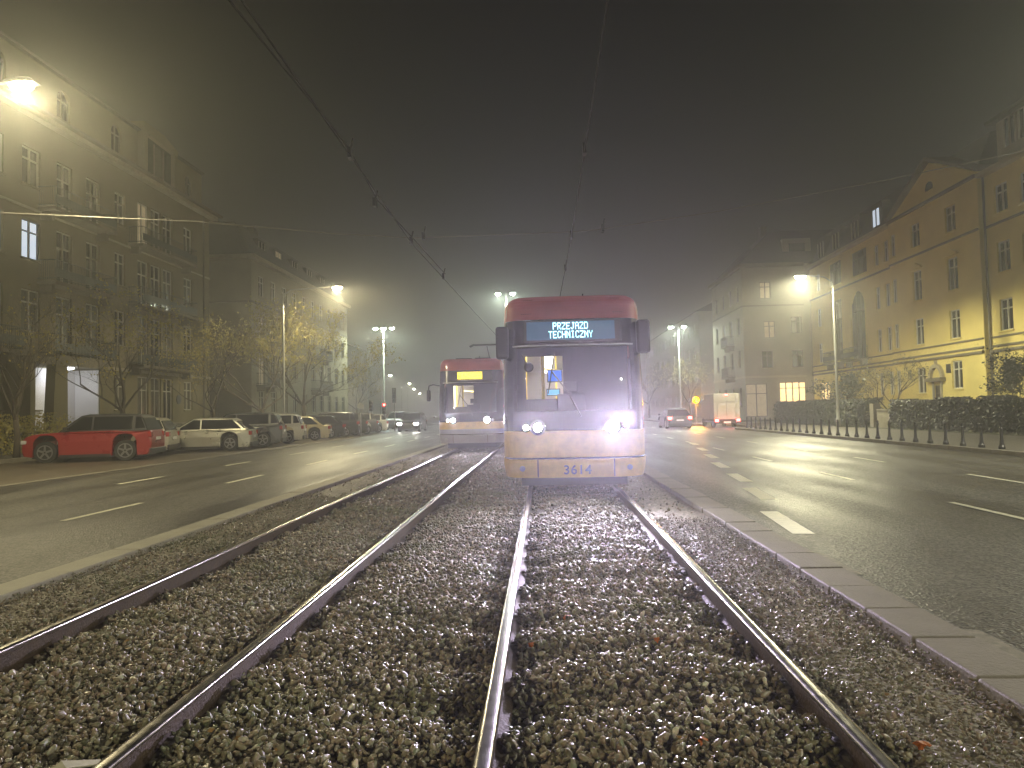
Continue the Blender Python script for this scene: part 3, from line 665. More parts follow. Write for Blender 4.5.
for k, u in enumerate((57.6, 61.5, 65.5, 69)):
    b = MB(); b.box(XC+.35, XC+2.4, u-.95, u+.95, 15.5, 17.6); dm = b.build('dormer', M['roof'], C)
    b = MB(); b.face([(XC+.345,u-.65,15.75),(XC+.345,u+.65,15.75),(XC+.345,u+.65,17.15),(XC+.345,u-.65,17.15)]); wn = b.build('window', M['panelit'] if k == 0 else M['pane'], dm)
    b = MB(); [b.box(XC+.28, XC+.34, u+s-.05, u+s+.05, 15.75, 17.15) for s in (-.65, 0, .65)]; b.build('frame', M['frame'] if k else M['framedark'], dm)
b = MB(); b.box(XC+.2, XC+3, 33.2, 42.2, 15.2, 17.8); dm = b.build('dormer', M['plasterD'], C)
b = MB(); b.box(XC-.25, XC+3.2, 32.9, 42.6, 17.802, 18.0); b.build('dormer_roof', M['roof'], dm)
for u in (34.6, 36.6, 38.4, 39.7, 41.0):
    b = MB(); b.face([(XC+.195,u-.5,16.1),(XC+.195,u+.5,16.1),(XC+.195,u+.5,17.7),(XC+.195,u-.5,17.7)]); b.build('window', M['pane'], dm)
    b = MB(); [b.box(XC+.13, XC+.19, u+s-.05, u+s+.05, 16.1, 17.7) for s in (-.5, 0, .5)]; b.build('frame', M['frame'], dm)
downpipe(C, MC, 43.2, .3, 14.9)
balcony(C, MC, 59.2, 62.6, 5.15, .9); balcony(C, MC, 63.8, 66.6, 5.15, .9)
# doorway with arched tympanum
b = MB(); b.prism([(47.6,2.75),(49.5,2.75),(49.5,3.0),(47.6,3.0)], .002, .4, MCb); dr = b.build('door_hood', M['trimdark'], C)
b = MB()
for k in range(10):
    t0, t1 = PI*k/10, PI*(k+1)/10; f_ = lambda t, r_: (48.55+r_*math.cos(t), 3.0+r_*math.sin(t)*1.1)
    b.prism([f_(t0,.62), f_(t0,.85), f_(t1,.85), f_(t1,.62)], .004, .2, MCb)
b.prism([(48.5,3.93),(48.6,3.93),(48.58,4.2),(48.52,4.2)], .004, .2, MCb); b.build('door_arch', M['trim'], dr)
b = MB(); b.prism([(48.0,.66),(48.1,.66),(48.1,2.75),(48.0,2.75)], .003, .12, MCb); b.prism([(49.0,.66),(49.1,.66),(49.1,2.75),(49.0,2.75)], .003, .12, MCb); b.build('door_surround', M['frame'], dr)
b = MB(); b.prism([(46.98,3.25),(47.45,3.25),(47.45,3.85),(46.98,3.85)], .003, .05, MCb); b.build('wall_plaque', M['blackmetal'], C)

# ---- block D, projecting at the far right
XD = 20.3; D0, D1 = 71.4, 84.0
D = thing('corner_building', (24, 78, 0), 'grey corner block with steep roof and ground floor shops beyond the yellow block', 'building')
MD = lambda u, z, w_: (XD-w_, u, z)
wins = [dict(u=float(u), z0=z0, z1=z1, w=1.1) for u in (73.2, 76, 79, 82) for z0, z1 in ((1.3,3.3),(5.3,7.1),(8.7,10.5),(12.1,13.8))]
make_facade(D, M['plasterD'], M['framedark'], MD, D0, D1, .0, 15.7, wins)
balcony(D, MD, 74.8, 77.2, 7.8, .9); balcony(D, MD, 74.8, 77.2, 4.5, .9)
MDs = lambda u, z, w_: (u, D0-w_, z)
wins = [dict(u=21.4, z0=.3, z1=3.6, w=2.1, lit='panedim', bars=1, fm=M['framedark'], sill=False), dict(u=25.0, z0=1.7, z1=3.7, w=2.6, lit='panewarm', bars=3, fm=M['framedark'])]
wins += [dict(u=x, z0=z0, z1=z1, w=1.1, **({'lit':'panedim'} if k else {})) for x, z0, z1, k in ((22.6,12.2,13.9,1),(22.9,8.2,9.9,1),(25.6,5.2,6.9,0),(25.6,8.6,10.3,0),(22.6,5.2,6.9,0))]
make_facade(D, M['plasterD'], M['framedark'], MDs, XD, XC-.01, 0, 15.7, wins)
b = MB(); b.box(XD+.25, 38, D0+.25, D1, 0, 15.65); b.build('body', M['plasterD'], D)
for Mx, u0, u1 in ((MD,D0-.3,D1),(MDs,XD-.3,XC-.6)):
    band(D, 'cornice', Mx, u0, u1, 15.4, 15.75, .4, M['trimdark']); band(D, 'string_course', Mx, u0+.3, u1, 4.2, 4.4, .1, M['trim']); band(D, 'string_course', Mx, u0+.3, u1, 11.4, 11.55, .08, M['trimdark'])
b = MB(); x0,x1,y0,y1,z0,X0,X1,Y0,Y1,Z1 = XD-.3,36,D0-.3,D1,15.76,XD+3.4,34,D0+1.5,D1-2,19.4
b.v += [(x0,y0,z0),(x1,y0,z0),(x1,y1,z0),(x0,y1,z0),(X0,Y0,Z1),(X1,Y0,Z1),(X1,Y1,Z1),(X0,Y1,Z1)]
for q in ((0,3,2,1),(4,5,6,7),(0,1,5,4),(1,2,6,5),(2,3,7,6),(3,0,4,7)): b.f.append(q); b.mi.append(0)
b.build('roof', M['roof'], D)
b = MB(); b.box(23.2, 23.8, 74, 75, 18.4, 20.2); b.build('chimney', M['trimdark'], D)
b = MB(); b.box(24.6, 27.4, D0+.3, D0+3, 16.0, 18.3); dm = b.build('dormer', M['plasterD'], D)
b = MB(); b.face([(25.2,D0+.295,16.4),(26.8,D0+.295,16.4),(26.8,D0+.295,17.8),(25.2,D0+.295,17.8)]); b.build('window', M['pane'], dm)
light('shop_window_light', 'POINT', (25.0, D0-1.0, 2.9), 60, (1,.78,.45), D, size=.3)
# far faint blocks in the fog
for nm, x0, x1, y0, y1, h, lb in (('distant_building', 22, 36, 100, 150, 15, 'pale distant block fading in fog beyond the right corner building'), ('distant_building', -52, -38, 96, 150, 15, 'pale distant block fading in fog beyond the left crossing')):
    t = thing(nm, ((x0+x1)/2, (y0+y1)/2, 0), lb, 'building')
    Mx = (lambda u, z, w_, x0=x0: (x0-w_, u, z)) if x0 > 0 else (lambda u, z, w_, x1=x1: (x1+w_, u, z))
    make_facade(t, M['plasterD'], M['frame'], Mx, y0, y1, 0, h, [dict(u=u, z0=z, z1=z+1.7, w=1.2, sill=False) for u in np.arange(y0+2, y1-1, 4.).tolist() for z in (1.6, 5, 8.4, 11.8)])
    b = MB(); b.box(x0+.25, x1-.25, y0, y1, 0, h); b.build('body', M['plasterD'], t)
    b = MB(); b.prism([(x0-.3,h+.01),((x0+x1)/2,h+3.5),(x1+.3,h+.01)], y0-.2, y1+.2, lambda u, z, w_: (u, w_, z)); b.build('roof', M['roof'], t)

# ------------------------------------------------------------------ trees and hedges
def tree(name, loc, H, spread, label, leafn=300, leafsz=.05, leafm='leafy', seed=1, fork=.28, r0=.13, levels=5, cat='tree', hi=0.):
    rd = random.Random(seed); t = thing(name, loc, label, cat, 'trees along the street'); base = Vector(loc)
    tr = MB(); cr = MB(); tips = []
    def grow(p, d, ln, rad, lv):
        pts = [p]; rs = [rad]; q = p; dd = d
        for k in range(4):
            dd = (dd + Vector((rd.uniform(-1,1), rd.uniform(-1,1), rd.uniform(-.3,.6)))*.16).normalized(); q = q + dd*ln/4; pts.append(q); rs.append(rad*(1-.42*(k+1)/4))
            if lv <= 2: tips.append((q, dd))
        cr.tube(pts, rs, 5 if lv > 2 else 3, cap=False)
        if lv == 0: return
        nb = 3 if lv > 3 else 4
        for k in range(nb):
            i = 4 if k == 0 else rd.choice((2,3,4)); a = Vector((rd.uniform(-1,1), rd.uniform(-1,1), rd.uniform(-.25,.8)))
            nd = (dd*.75 + a.normalized()*spread).normalized(); grow(pts[i], nd, ln*rd.uniform(.62,.8), rs[i]*rd.uniform(.6,.78), lv-1)
    h0 = H*fork; pts = [base, base+Vector((.03,.02,h0*.5)), base+Vector((rd.uniform(-.1,.1),0,h0))]
    tr.tube(pts, [r0*1.25, r0, r0*.88], 9); tr.build('trunk', M['bark'], t, smooth=True)
    for k in range(4):
        az = PI/2*k+rd.uniform(-.5,.5); el = rd.uniform(.45,1.1) if k else 1.4
        grow(pts[2]-Vector((0,0,.08+.1*k*.5)), Vector((math.cos(az)*math.cos(el), math.sin(az)*math.cos(el), math.sin(el))), H*.30, r0*(.7 if k == 0 else .52), levels-1)
    # scale crown to the wanted height
    zmax = max(v[2] for v in cr.v); f = (H-h0)/(zmax-base.z-h0)
    cr.v = [(base.x+(v[0]-base.x)*f**.5, base.y+(v[1]-base.y)*f**.5, base.z+h0+(v[2]-base.z-h0)*f) for v in cr.v]
    tips = [Vector((base.x+(q.x-base.x)*f**.5, base.y+(q.y-base.y)*f**.5, base.z+h0+(q.z-base.z-h0)*f)) for q, _ in tips]
    c = cr.build('crown', M['bark'], t, fix=False)
    lf = MB()
    if hi: tips = [q for q in tips if q.z-base.z > H*hi or rd.random() < .25]
    for k in range(leafn):
        q = rd.choice(tips) + Vector((rd.gauss(0,.06), rd.gauss(0,.06), rd.gauss(0,.06))); a = Vector((rd.uniform(-1,1),rd.uniform(-1,1),rd.uniform(-1,1))).normalized(); b_ = a.orthogonal().normalized(); s = leafsz*rd.uniform(.6,1.3)
        lf.face([q-a*s, q+b_*s*.6, q+a*s, q-b_*s*.6])
    lf.build('foliage', M[leafm], c, fix=False)
    return t
tree('bare_tree', (-19.7,32.0,-.1), 8.2, .62, 'bare spreading tree with few yellow leaves behind the red car', 1500, .06, seed=3, levels=6, fork=.24)
tree('street_tree', (-18.4,45.0,-.1), 9.8, .55, 'forked tree with sparse leaves behind the white parked car', 1800, .065, seed=5, levels=6, fork=.2)
tree('street_tree', (-18.4,53.0,-.1), 10.8, .55, 'tree with yellow leafy crown just beneath the warm street lamp', 7500, .085, seed=8, levels=6, fork=.22, r0=.16, hi=.45)
tree('street_tree', (-19.5,40.5,-.1), 7.8, .6, 'thin leaning tree between the two left apartment blocks', 900, .055, seed=11, levels=5, fork=.25, r0=.1)
tree('bare_tree', (-19.6,25.2,-.1), 6.8, .6, 'bare tree at the left picture edge before the grey block', 250, .05, seed=13, levels=5, fork=.25, r0=.1)
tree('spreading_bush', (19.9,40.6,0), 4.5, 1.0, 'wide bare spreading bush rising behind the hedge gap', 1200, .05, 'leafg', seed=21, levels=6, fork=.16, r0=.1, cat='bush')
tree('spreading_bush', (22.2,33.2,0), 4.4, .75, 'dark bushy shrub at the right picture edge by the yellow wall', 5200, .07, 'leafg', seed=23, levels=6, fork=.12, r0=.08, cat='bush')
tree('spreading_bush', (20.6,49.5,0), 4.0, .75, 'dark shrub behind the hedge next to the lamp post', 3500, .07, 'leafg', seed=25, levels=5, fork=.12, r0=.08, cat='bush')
tree('street_tree', (19.0,92,0), 8.5, .6, 'faint foggy tree beyond the corner shop building', 900, .1, 'leafy', seed=31, levels=5, fork=.25)
tree('street_tree', (15.5,104,0), 8.5, .6, 'faint foggy tree far beyond the white truck', 900, .1, 'leafy', seed=33, levels=5, fork=.25)
tree('street_tree', (-27,100,0), 9, .6, 'faint foggy tree beyond the left crossing', 900, .1, 'leafy', seed=35, levels=5, fork=.25)
def hedge(x0, x1, y0, y1, h, label, n_=9000, sz=.07, loose=0., m='leafg'):
    t = MB()
    for k in range(n_):
        fc = random.random(); x = random.uniform(x0, x1); yy = random.uniform(y0, y1); z = random.uniform(.02, h)
        wob = .10*math.sin(yy*1.7)+.08*math.sin(yy*4.1+1)
        if fc < .4: x = (x0 if x0 > 0 else x1) + random.gauss(0,.06)
        elif fc < .7: z = h+wob+random.gauss(0,.05+loose)
        q = Vector((x, yy, min(z, h+wob+loose))); a = Vector((random.uniform(-1,1),random.uniform(-1,1),random.uniform(-1,1))).normalized(); b_ = a.orthogonal().normalized(); s = sz*random.uniform(.6,1.3)
        t.face([q-a*s, q+b_*s*.6, q+a*s, q-b_*s*.6])
    r_ = thing('hedge', ((x0+x1)/2, (y0+y1)/2, 0), label, 'hedge', 'hedges along the gardens')
    t.build('foliage', M[m], r_, fix=False)
    c = MB(); k = 0
    yy = y0+.1
    while yy < y1: c.tube([((x0+x1)/2, yy, 0), ((x0+x1)/2+random.uniform(-.2,.2), yy+random.uniform(-.2,.2), h*.85)], .03, 5); yy += .35
    c.build('stems', M['bark'], r_)
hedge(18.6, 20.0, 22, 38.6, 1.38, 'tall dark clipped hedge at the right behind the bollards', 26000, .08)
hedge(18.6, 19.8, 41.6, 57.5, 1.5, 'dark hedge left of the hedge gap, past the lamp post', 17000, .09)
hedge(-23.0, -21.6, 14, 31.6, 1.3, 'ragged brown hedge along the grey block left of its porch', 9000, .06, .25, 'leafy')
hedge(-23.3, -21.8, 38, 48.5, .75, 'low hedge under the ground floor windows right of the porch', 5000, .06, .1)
# garden wall in the hedge gap
t = thing('garden_wall', (18.9, 40.1, 0), 'low pale garden wall with gate pier filling the hedge gap', 'wall')
b = MB(); b.box(18.7, 18.95, 38.75, 40.3, 0, .95); b.box(18.66,18.99,38.7,40.3,.952,1.03); b.build('wall_panel', M['stone'], t)
b = MB(); b.box(18.6, 19.0, 40.5, 40.95, 0, 1.35); b.build('gate_pier', M['kerb'], t)
# garden wall by block B
t = thing('garden_wall', (-21.5, 62, 0), 'long low garden wall before the beige corner block', 'wall')
b = MB(); b.box(-21.6, -21.3, 69.5, 86, 0, 1.5); b.build('wall_panel', M['plasterB'], t)

# ------------------------------------------------------------------ bollards
_o = ['nearest','second','third','fourth','fifth','sixth','seventh','eighth','ninth','tenth','eleventh','twelfth','thirteenth','fourteenth','fifteenth','sixteenth','seventeenth','eighteenth','nineteenth','twentieth','twenty-first','twenty-second','twenty-third','twenty-fourth','twenty-fifth','twenty-sixth','twenty-seventh','twenty-eighth']; ords = _o
def bollard():
    t = thing('bollard', (0,0,0), 'x', 'bollard', 'black bollards along the right pavement edge')
    b = MB(); b.lathe([(.095,0),(.095,.10),(.075,.14),(.06,.2)], (0,0,0), 12); b.build('base', M['blackmetal'], t, world=False)
    b = MB(); b.lathe([(.058,.2),(.045,.45),(.042,.72),(.055,.74),(.055,.78),(.035,.82)], (0,0,0), 12); b.build('shaft', M['blackmetal'], t, world=False)
    b = MB(); b.lathe([(.03,.82),(.05,.86),(.045,.91),(.015,.94)], (0,0,0), 12); b.build('cap', M['blackmetal'], t, world=False)
    return t
proto = bollard()
for k in range(28):
    o = proto if k == 0 else copy_tree(proto)
    o.location = (12.62, 20.0+.9*k, 0); o.scale = (.92,.92,.74); o['label'] = 'black cast bollard at the kerb, %s of the row from the right' % ords[k]

# ------------------------------------------------------------------ street lamps
def street_lamp(px, hx, y, z, label, m, lpow, col, base=0., ang=172, tilt=.6, bl=.15):
    t = thing('street_lamp', (px, y, base), label, 'street lamp', 'single arm street lamps')
    s = 1 if hx > px else -1
    b = MB(); b.lathe([(.14,0),(.14,.5),(.10,.55),(.085,1.2),(.055,z-1.0),(.05,z-.75)], (px,y,base), 12); b.build('pole', M['galv'], t, smooth=True)
    b = MB(); b.tube([(px,y,z-.8),(px+s*.1,y,z-.35),(px+s*.5,y,z-.08),(hx-s*.35,y,z+.05)], [.045,.04,.035,.03], 8); b.build('arm', M['galv'], t, smooth=True)
    b = MB(); hw, hl = .15, .42
    b.prism([(-hl,.0),(-hl*.8,.09),(0,.13),(hl*.7,.1),(hl,.0)], -hw, hw, lambda u, v, w_: (hx+u*s, y+w_, z+v)); hd = b.build('luminaire', M['galv'], t, bevel=.03)
    b = MB(); b.lathe([(.19,0),(.18,-.06),(.13,-.14),(.03,-.17)], (0,0,0), 14); b.v = [(hx+v[0]*1.6, y+v[1]*.85, z-.004+v[2]) for v in b.v]; b.build('lens', m, hd, smooth=True)
    light('lamp_light', 'SPOT', (hx, y, z-.22), lpow, col, t, aim=(hx+s*tilt, y, 0), size=.14, angle=ang, blend=bl)
    return t
WARM = (1.,.86,.50); PALE = (1.,.95,.70); GRN = (.86,1.,.80)
street_lamp(-16.0, -12.6, 42.5, 9.25, 'street lamp glowing warm above the leafy trees and parked cars', M['lampW'], 4600, WARM, ROAD)
street_lamp(-16.0, -12.6, 16.3, 9.6, 'large bright street lamp at the upper left picture corner', M['lampW'], 4200, WARM, ROAD, 150, 2.0)
street_lamp(-16.0, -12.6, -10.5, 9.4, 'left hand street lamp standing behind the viewer', M['lampW'], 5400, WARM, ROAD, 160, 1.)
street_lamp(17.3, 15.4, 42.1, 9.0, 'tall street lamp with short arm before the yellow block', M['lampN'], 10500, (1.,.93,.58), 0, 176, 0., .3)
street_lamp(17.3, 15.4, 15.0, 9.4, 'right hand street lamp just outside the picture edge', M['lampN'], 5600, PALE, 0, 176, 1.5, .6)
street_lamp(17.3, 15.4, -11.5, 9.4, 'right hand street lamp standing behind the viewer', M['lampN'], 8500, PALE, 0)
for k, (x, yy) in enumerate(((-30,136),(-33.5,174),(-40,215),(-46.8,263))):
    street_lamp(x-2, x, yy, 9, 'tiny foggy street lamp, %s of the far row down the road' % ords[k], M['lampN'], 2500, PALE, -.1)
def mast(x, y, z, label, heads, lpow, base=-.1):
    t = thing('lighting_mast', (x, y, base), label, 'lamp mast', 'tall twin lamp masts')
    b = MB(); b.lathe([(.2,0),(.2,1),(.14,1.1),(.08,z-base)], (x,y,base), 10); b.build('pole', M['galv'], t, smooth=True)
    for dx in heads:
        b = MB(); b.tube([(x,y,z-.5),(x+dx*.5,y,z-.05),(x+dx,y,z)], .05, 6); b.build('arm', M['galv'], t)
        b = MB(); b.box(x+dx-.35, x+dx+.35, y-.2, y+.2, z, z+.12); h = b.build('luminaire', M['galv'], t, bevel=.03)
        b = MB(); b.lathe([(.3,0),(.28,-.08),(.12,-.2)], (x+dx,y,z-.005), 12); b.build('lens', M['lampG'], h, smooth=True)
        light('lamp_light', 'SPOT', (x+dx, y, z-.3), lpow, GRN, t, aim=(x+dx, y-2, 0), size=.2, angle=172, blend=.35)
mast(-20.2, 88, 12.3, 'tall mast with three greenish lamps left of the second tram', (-1.0, .02, 1.1), 2200)
mast(-3.95, 78, 14.6, 'tall twin lamp mast rising between the two trams', (-.9, .75), 3000)
mast(17.0, 88, 11.5, 'twin lamp mast in fog right of the front tram', (-.9, .7), 2600)

# overhead wires
def catenary(name, pts, rad, m, label, extra=None):
    t = thing(name, pts[0], label, 'overhead wire'); b = MB(); b.tube(pts, rad, 6); b.build('cable', m, t)
    if extra: extra(t)
    return t
def clamps(lst):
    def f(t):
        for (x, y, z) in lst:
            b = MB(); b.box(x-.03, x+.03, y-.08, y+.08, z-.05, z+.12); b.tube([(x,y,z+.1),(x+.05,y,z+.28)], .018, 5); b.build('clamp', M['blackmetal'], t)
    return f
catenary('contact_wire', [(.76,-6,5.5),(.75,7,5.5),(.75,16.6,5.45),(.6,34,5.45),(.3,60,5.5),(.3,75,5.5)], .013, M['wire'], 'contact wire running above the front tram track', clamps([(.75,16.6,5.47),(.75,11.2,5.5),(.72,20.4,5.46)]))
catenary('contact_wire', [(-2.9,-6,5.5),(-2.93,6.7,5.5),(-3.02,11,5.5),(-3.1,16.6,5.44),(-2.75,28,5.42),(-2.45,38,5.45),(-2.45,75,5.5)], .013, M['wire'], 'contact wire above the left tram track, inner of the pair', clamps([(-3.02,11,5.5),(-3.1,16.6,5.45),(-2.95,21,5.44)]))
catenary('feeder_wire', [(-3.2,-6,5.62),(-3.13,6.7,5.6),(-3.06,11,5.65),(-3.3,14,5.7),(-3.1,16.6,5.6),(-2.9,21,5.55)], .013, M['wire'], 'second wire above the left tram track, outer of the pair', clamps([(-3.3,13.8,5.55)]))
catenary('span_wire', [(-16.0,16.3,6.85),(-13.3,16.5,6.5),(-8.25,16.5,6.1),(-5,16.55,5.72),(-3.1,16.6,5.56),(.75,16.6,5.58),(1.43,16.6,5.62),(4.24,16.5,5.93),(8,16,6.4),(11.2,15.8,6.93),(17.3,15.0,8.1)], .011, M['rope'], 'span wire crossing the street from lamp pole to lamp pole', clamps([(1.5,16.6,5.6),(-2.8,16.6,5.55)]))

# ------------------------------------------------------------------ trams
FONT = {'P':'11110 10001 10001 11110 10000 10000 10000','R':'11110 10001 10001 11110 10100 10010 10001','Z':'11111 00001 00010 00100 01000 10000 11111','E':'11111 10000 10000 11110 10000 10000 11111',
'J':'00111 00010 00010 00010 00010 10010 01100','A':'01110 10001 10001 11111 10001 10001 10001','D':'11110 10001 10001 10001 10001 10001 11110','T':'11111 00100 00100 00100 00100 00100 00100',
'C':'01110 10001 10000 10000 10000 10001 01110','H':'10001 10001 10001 11111 10001 10001 10001','N':'10001 11001 10101 10101 10011 10001 10001','I':'01110 00100 00100 00100 00100 00100 01110','Y':'10001 10001 01010 00100 00100 00100 00100'}
def tram(name, x0, y0, label, lines, ledm, backm, second=False, length=29.):
    t = thing(name, (x0, y0, 0), label, 'tram', 'red and yellow trams')
    low = M['glaregrey'] if second else M['yellow']  # second tram has fog and glare painted into its lower front
    HW = 1.20; DT = 1.25
    def hw(z): return HW - .012 - .045*max(0, (z-1.1)/1.9)**1.5 - .13*max(0, (z-2.95)/.33)**4 - .05*max(0,(.45-z)/.25)
    def rake(z):
        return .02 + .03*max(0,(.5-z)/.3) + (.0 if z < 1.0 else .10*((z-1.0)/1.0)**1.3 if z < 2.0 else .10+.22*((z-2)/1.0)) + (.30*max(0,(z-2.9)/.38)**4)
    def P(s, z, out=0.):
        th = PI/2*(1-s); e = 2/4.8; c_, s_ = math.cos(th), math.sin(th); dp = DT-rake(z)
        x = (hw(z)+out)*math.copysign(abs(c_)**e, c_); yy = DT-(dp+out)*abs(s_)**e
        return (x0+x, y0+yy, z)
    def patch(s0, s1, z0, z1, out=0., ns=28, nz=8, hole=None, mb=None):
        mb = mb or MB()
        # flank ends are dense in s where the curve turns
        S = [s0+(s1-s0)*i/ns for i in range(ns+1)]; Zs = [z0+(z1-z0)*j/nz for j in range(nz+1)]
        if hole: S = sorted(set(S+[hole[0],hole[1]])); Zs = sorted(set(Zs+[hole[2],hole[3]]))
        for i in range(len(S)-1):
            for j in range(len(Zs)-1):
                if hole and hole[0]-1e-6 < (S[i]+S[i+1])/2 < hole[1]+1e-6 and hole[2]-1e-6 < (Zs[j]+Zs[j+1])/2 < hole[3]+1e-6: continue
                mb.face([P(S[i],Zs[j],out), P(S[i+1],Zs[j],out), P(S[i+1],Zs[j+1],out), P(S[i],Zs[j+1],out)])
        return mb
    def sx(x, z):   # s for a given offset from the tram's centre line
        c_ = min(1, abs(x)/hw(z)); th = math.acos(c_**2.4); return math.copysign(1-th/(PI/2), x)
    # shell
    bump = patch(-1, 1, .25, .545, .012, 40, 5).build('bumper', low, t, smooth=True)
    patch(-1, 1, .545, .575, -.012, 40, 1).build('bumper_groove', M['mask'], t, smooth=True)
    fp = patch(-1, 1, .575, 1.0 if not second else .74, 0, 40, 6).build('front_panel', low, t, smooth=True)
    if second: patch(-1, 1, .74, 1.0, 0, 40, 3).build('front_stripe', M['yellow'], t, smooth=True)  # yellow kept above the part greyed for glare
    hx = .80
    w0, w1 = 1.32, 2.36
    mk = patch(-1, 1, 1.0, 2.84, 0, 48, 18, hole=(sx(-.93,1.8), sx(.93,1.8), w0, w1)).build('black_mask', M['mask'], t, smooth=True)
    gl = patch(sx(-.93,1.8), sx(.93,1.8), w0, w1, -.004, 24, 10).build('windscreen', glassmat('windscreen_glass', (.78,.78,.84), .10), t, smooth=True)
    rf = MB()
    patch(-1, 1, 2.84, 3.28, .006, 40, 8, mb=rf)
    # close roof front
    top = [P(-1+2*i/40, 3.28, .006) for i in range(41)]; rf.face(top + [(x0+hw(3.28), y0+DT+.02, 3.28), (x0-hw(3.28), y0+DT+.02, 3.28)])
    rfo = rf.build('roof_fairing', M['red'], t, smooth=False)
    v = MB()
    for sgn in (-1, 1):
        for k in range(5):
            xx = sgn*(.68+.035*k); s_ = sx(xx, 3.0); a = [P(s_-.006,2.93,.012), P(s_+.006,2.93,.012), P(s_+.006,3.2,.012), P(s_-.006,3.2,.012)]; v.face(a)
    v.build('vent_slats', M['mask'], rfo, fix=False)
    # marker lamps on the fairing
    v = MB(); 
    for sgn in (-1, 1):
        s_ = sx(sgn*1.08, 3.0); v.face([P(s_-.012,2.9,.02), P(s_+.012,2.9,.02), P(s_+.012,3.15,.02), P(s_-.012,3.15,.02)])
    v.build('fairing_trim', M['frame'], rfo, fix=False)
    # body sides, red above and yellow below
    ye = y0+length
    for sgn in (-1, 1):
        X = x0+sgn*(HW-.012)
        b = MB(); b.box(min(X, X-sgn*.05), max(X, X-sgn*.05), y0+DT, ye, .2, 1.15); sd = b.build('side_panel', M['yellow'], t)
        b = MB(); X2 = x0+sgn*(HW-.03); b.box(min(X2, X2-sgn*.04), max(X2, X2-sgn*.04), y0+DT, ye, 1.152, 2.3); 
        b.build('side_window_band', M['mask'], t)
        b = MB(); b.box(min(X2, X2-sgn*.05), max(X2, X2-sgn*.05), y0+DT, ye, 2.302, 2.9); b.build('side_panel', M['red'], t)
    b = MB(); b.box(x0-1.06, x0+1.06, y0+DT+.02, ye, 2.9, 3.27); b.build('roof', M['red'], t, bevel=.08)
    b = MB(); b.box(x0-1.1, x0+1.1, y0+.5, ye, .30, .36); b.build('floor', M['plastic'], t)
    b = MB(); b.box(x0-.9, x0+.9, y0+.8, y0+4, .05, .28); b.build('bogie', M['plastic'], t)
    b = MB(); [b.lathe([(.31,-.05),(.33,0),(.31,.05)], (x0+s*.74, y0+yy, .31), 18, 'x') for s in (-1,1) for yy in (2.0, 3.8)]; b.build('wheels', M['rust'], t)
    # roof gear
    b = MB()
    for (xx, yy, l_, h_) in ((-.35,1.5,.9,.10),(.35,1.7,.5,.12),(.0,3.4,1.4,.22)): b = MB(); b.box(x0+xx-.3, x0+xx+.3, y0+yy, y0+yy+l_, 3.272, 3.27+h_); b.build('roof_box', M['plastic'], t, bevel=.02)
    b = MB(); b.tube([(x0+.25,y0+1.35,3.28),(x0+.25,y0+1.35,3.42)], .012, 5); b.build('antenna', M['plastic'], t)
    # display
    def F(x, z, out=0.):
        q = P(sx(x, z), z, out); return q
    zd0, zd1 = 2.45, 2.81; yd = y0+rake(2.6)-.028
    def face_plane(x, z, o=0.): return (x0+x, y0+rake(z)+.012-o, z)
    b = MB(); b.prism([(-.80,zd0),(.80,zd0),(.80,zd1),(-.80,zd1)], .03, .045, lambda u, z, w_: face_plane(u, z, w_)); ds = b.build('destination_display', M['plastic'], t)
    b = MB(); wd = .82 if not second else .52
    cxd = -.03 if not second else .0
    b.prism([(cxd-wd*.88,zd0+.03),(cxd+wd*.88,zd0+.03),(cxd+wd*.88,zd1-.02),(cxd-wd*.88,zd1-.02)], .046, .05, lambda u, z, w_: face_plane(u, z, w_)); b.build('led_matrix', backm, ds)
    b = MB(); px = .0172 if not second else .0165; pu = .0122 if not second else .0215
    if lines:
        for li, s in enumerate(lines):
            wpx = len(s)*6-1; z_top = zd1-.035-li*px*8.4
            for ci, ch in enumerate(s):
                for rr, row in enumerate(FONT[ch].split()):
                    for cc, bit in enumerate(row):
                        if bit == '1':
                            u = cxd+(-wpx/2+ci*6+cc)*pu; zz = z_top-rr*px
                            b.prism([(u,zz-px*.94),(u+pu*.94,zz-px*.94),(u+pu*.94,zz),(u,zz)], .052, .056, lambda uu, z, w_: face_plane(uu, z, w_))
    else:
        rd = random.Random(4)
        for li, (zz0, nr) in enumerate(((zd1-.05,8),(zd1-.05-8*px,6))):
            for c_ in range(-20, 20):
                for rr in range(nr):
                    if rd.random() < .8 or rr % 3 == 0:
                        u = cxd+c_*pu; zz = zz0-rr*px
                        b.prism([(u,zz-px*.9),(u+pu*.9,zz-px*.9),(u+pu*.9,zz),(u,zz)], .052, .056, lambda uu, z, w_: face_plane(uu, z, w_))
    b.build('led_text', ledm, ds, fix=False)
    # brow line under the display
    patch(sx(-.98,2.4), sx(.98,2.4), 2.385, 2.41, .012, 24, 1).build('brow_strip', M['galv'], t, smooth=True)
    # headlamps
    for sgn in (-1, 1):
        b = MB(); yy = y0+rake(1.06)+(.055 if 1 else 0)
        b.lathe([(.13,.02),(.13,-.06),(.115,-.075)], (x0+sgn*.60, yy, 1.06), 20, 'y'); b.lathe([(.075,.02),(.075,-.06),(.06,-.07)], (x0+sgn*.60-sgn*.0-sgn*(-.19), yy+.03, 1.06), 16, 'y')
        hl = b.build('headlight', M['chrome'], t)
        b = MB(); r_ = .095 if sgn > 0 else .065
        b.lathe([(r_,0),(r_*.8,-.012),(.02,-.018)], (x0+sgn*.60, yy-.076, 1.06), 20, 'y'); b.build('lens', M['tramlamp'], hl, smooth=True)
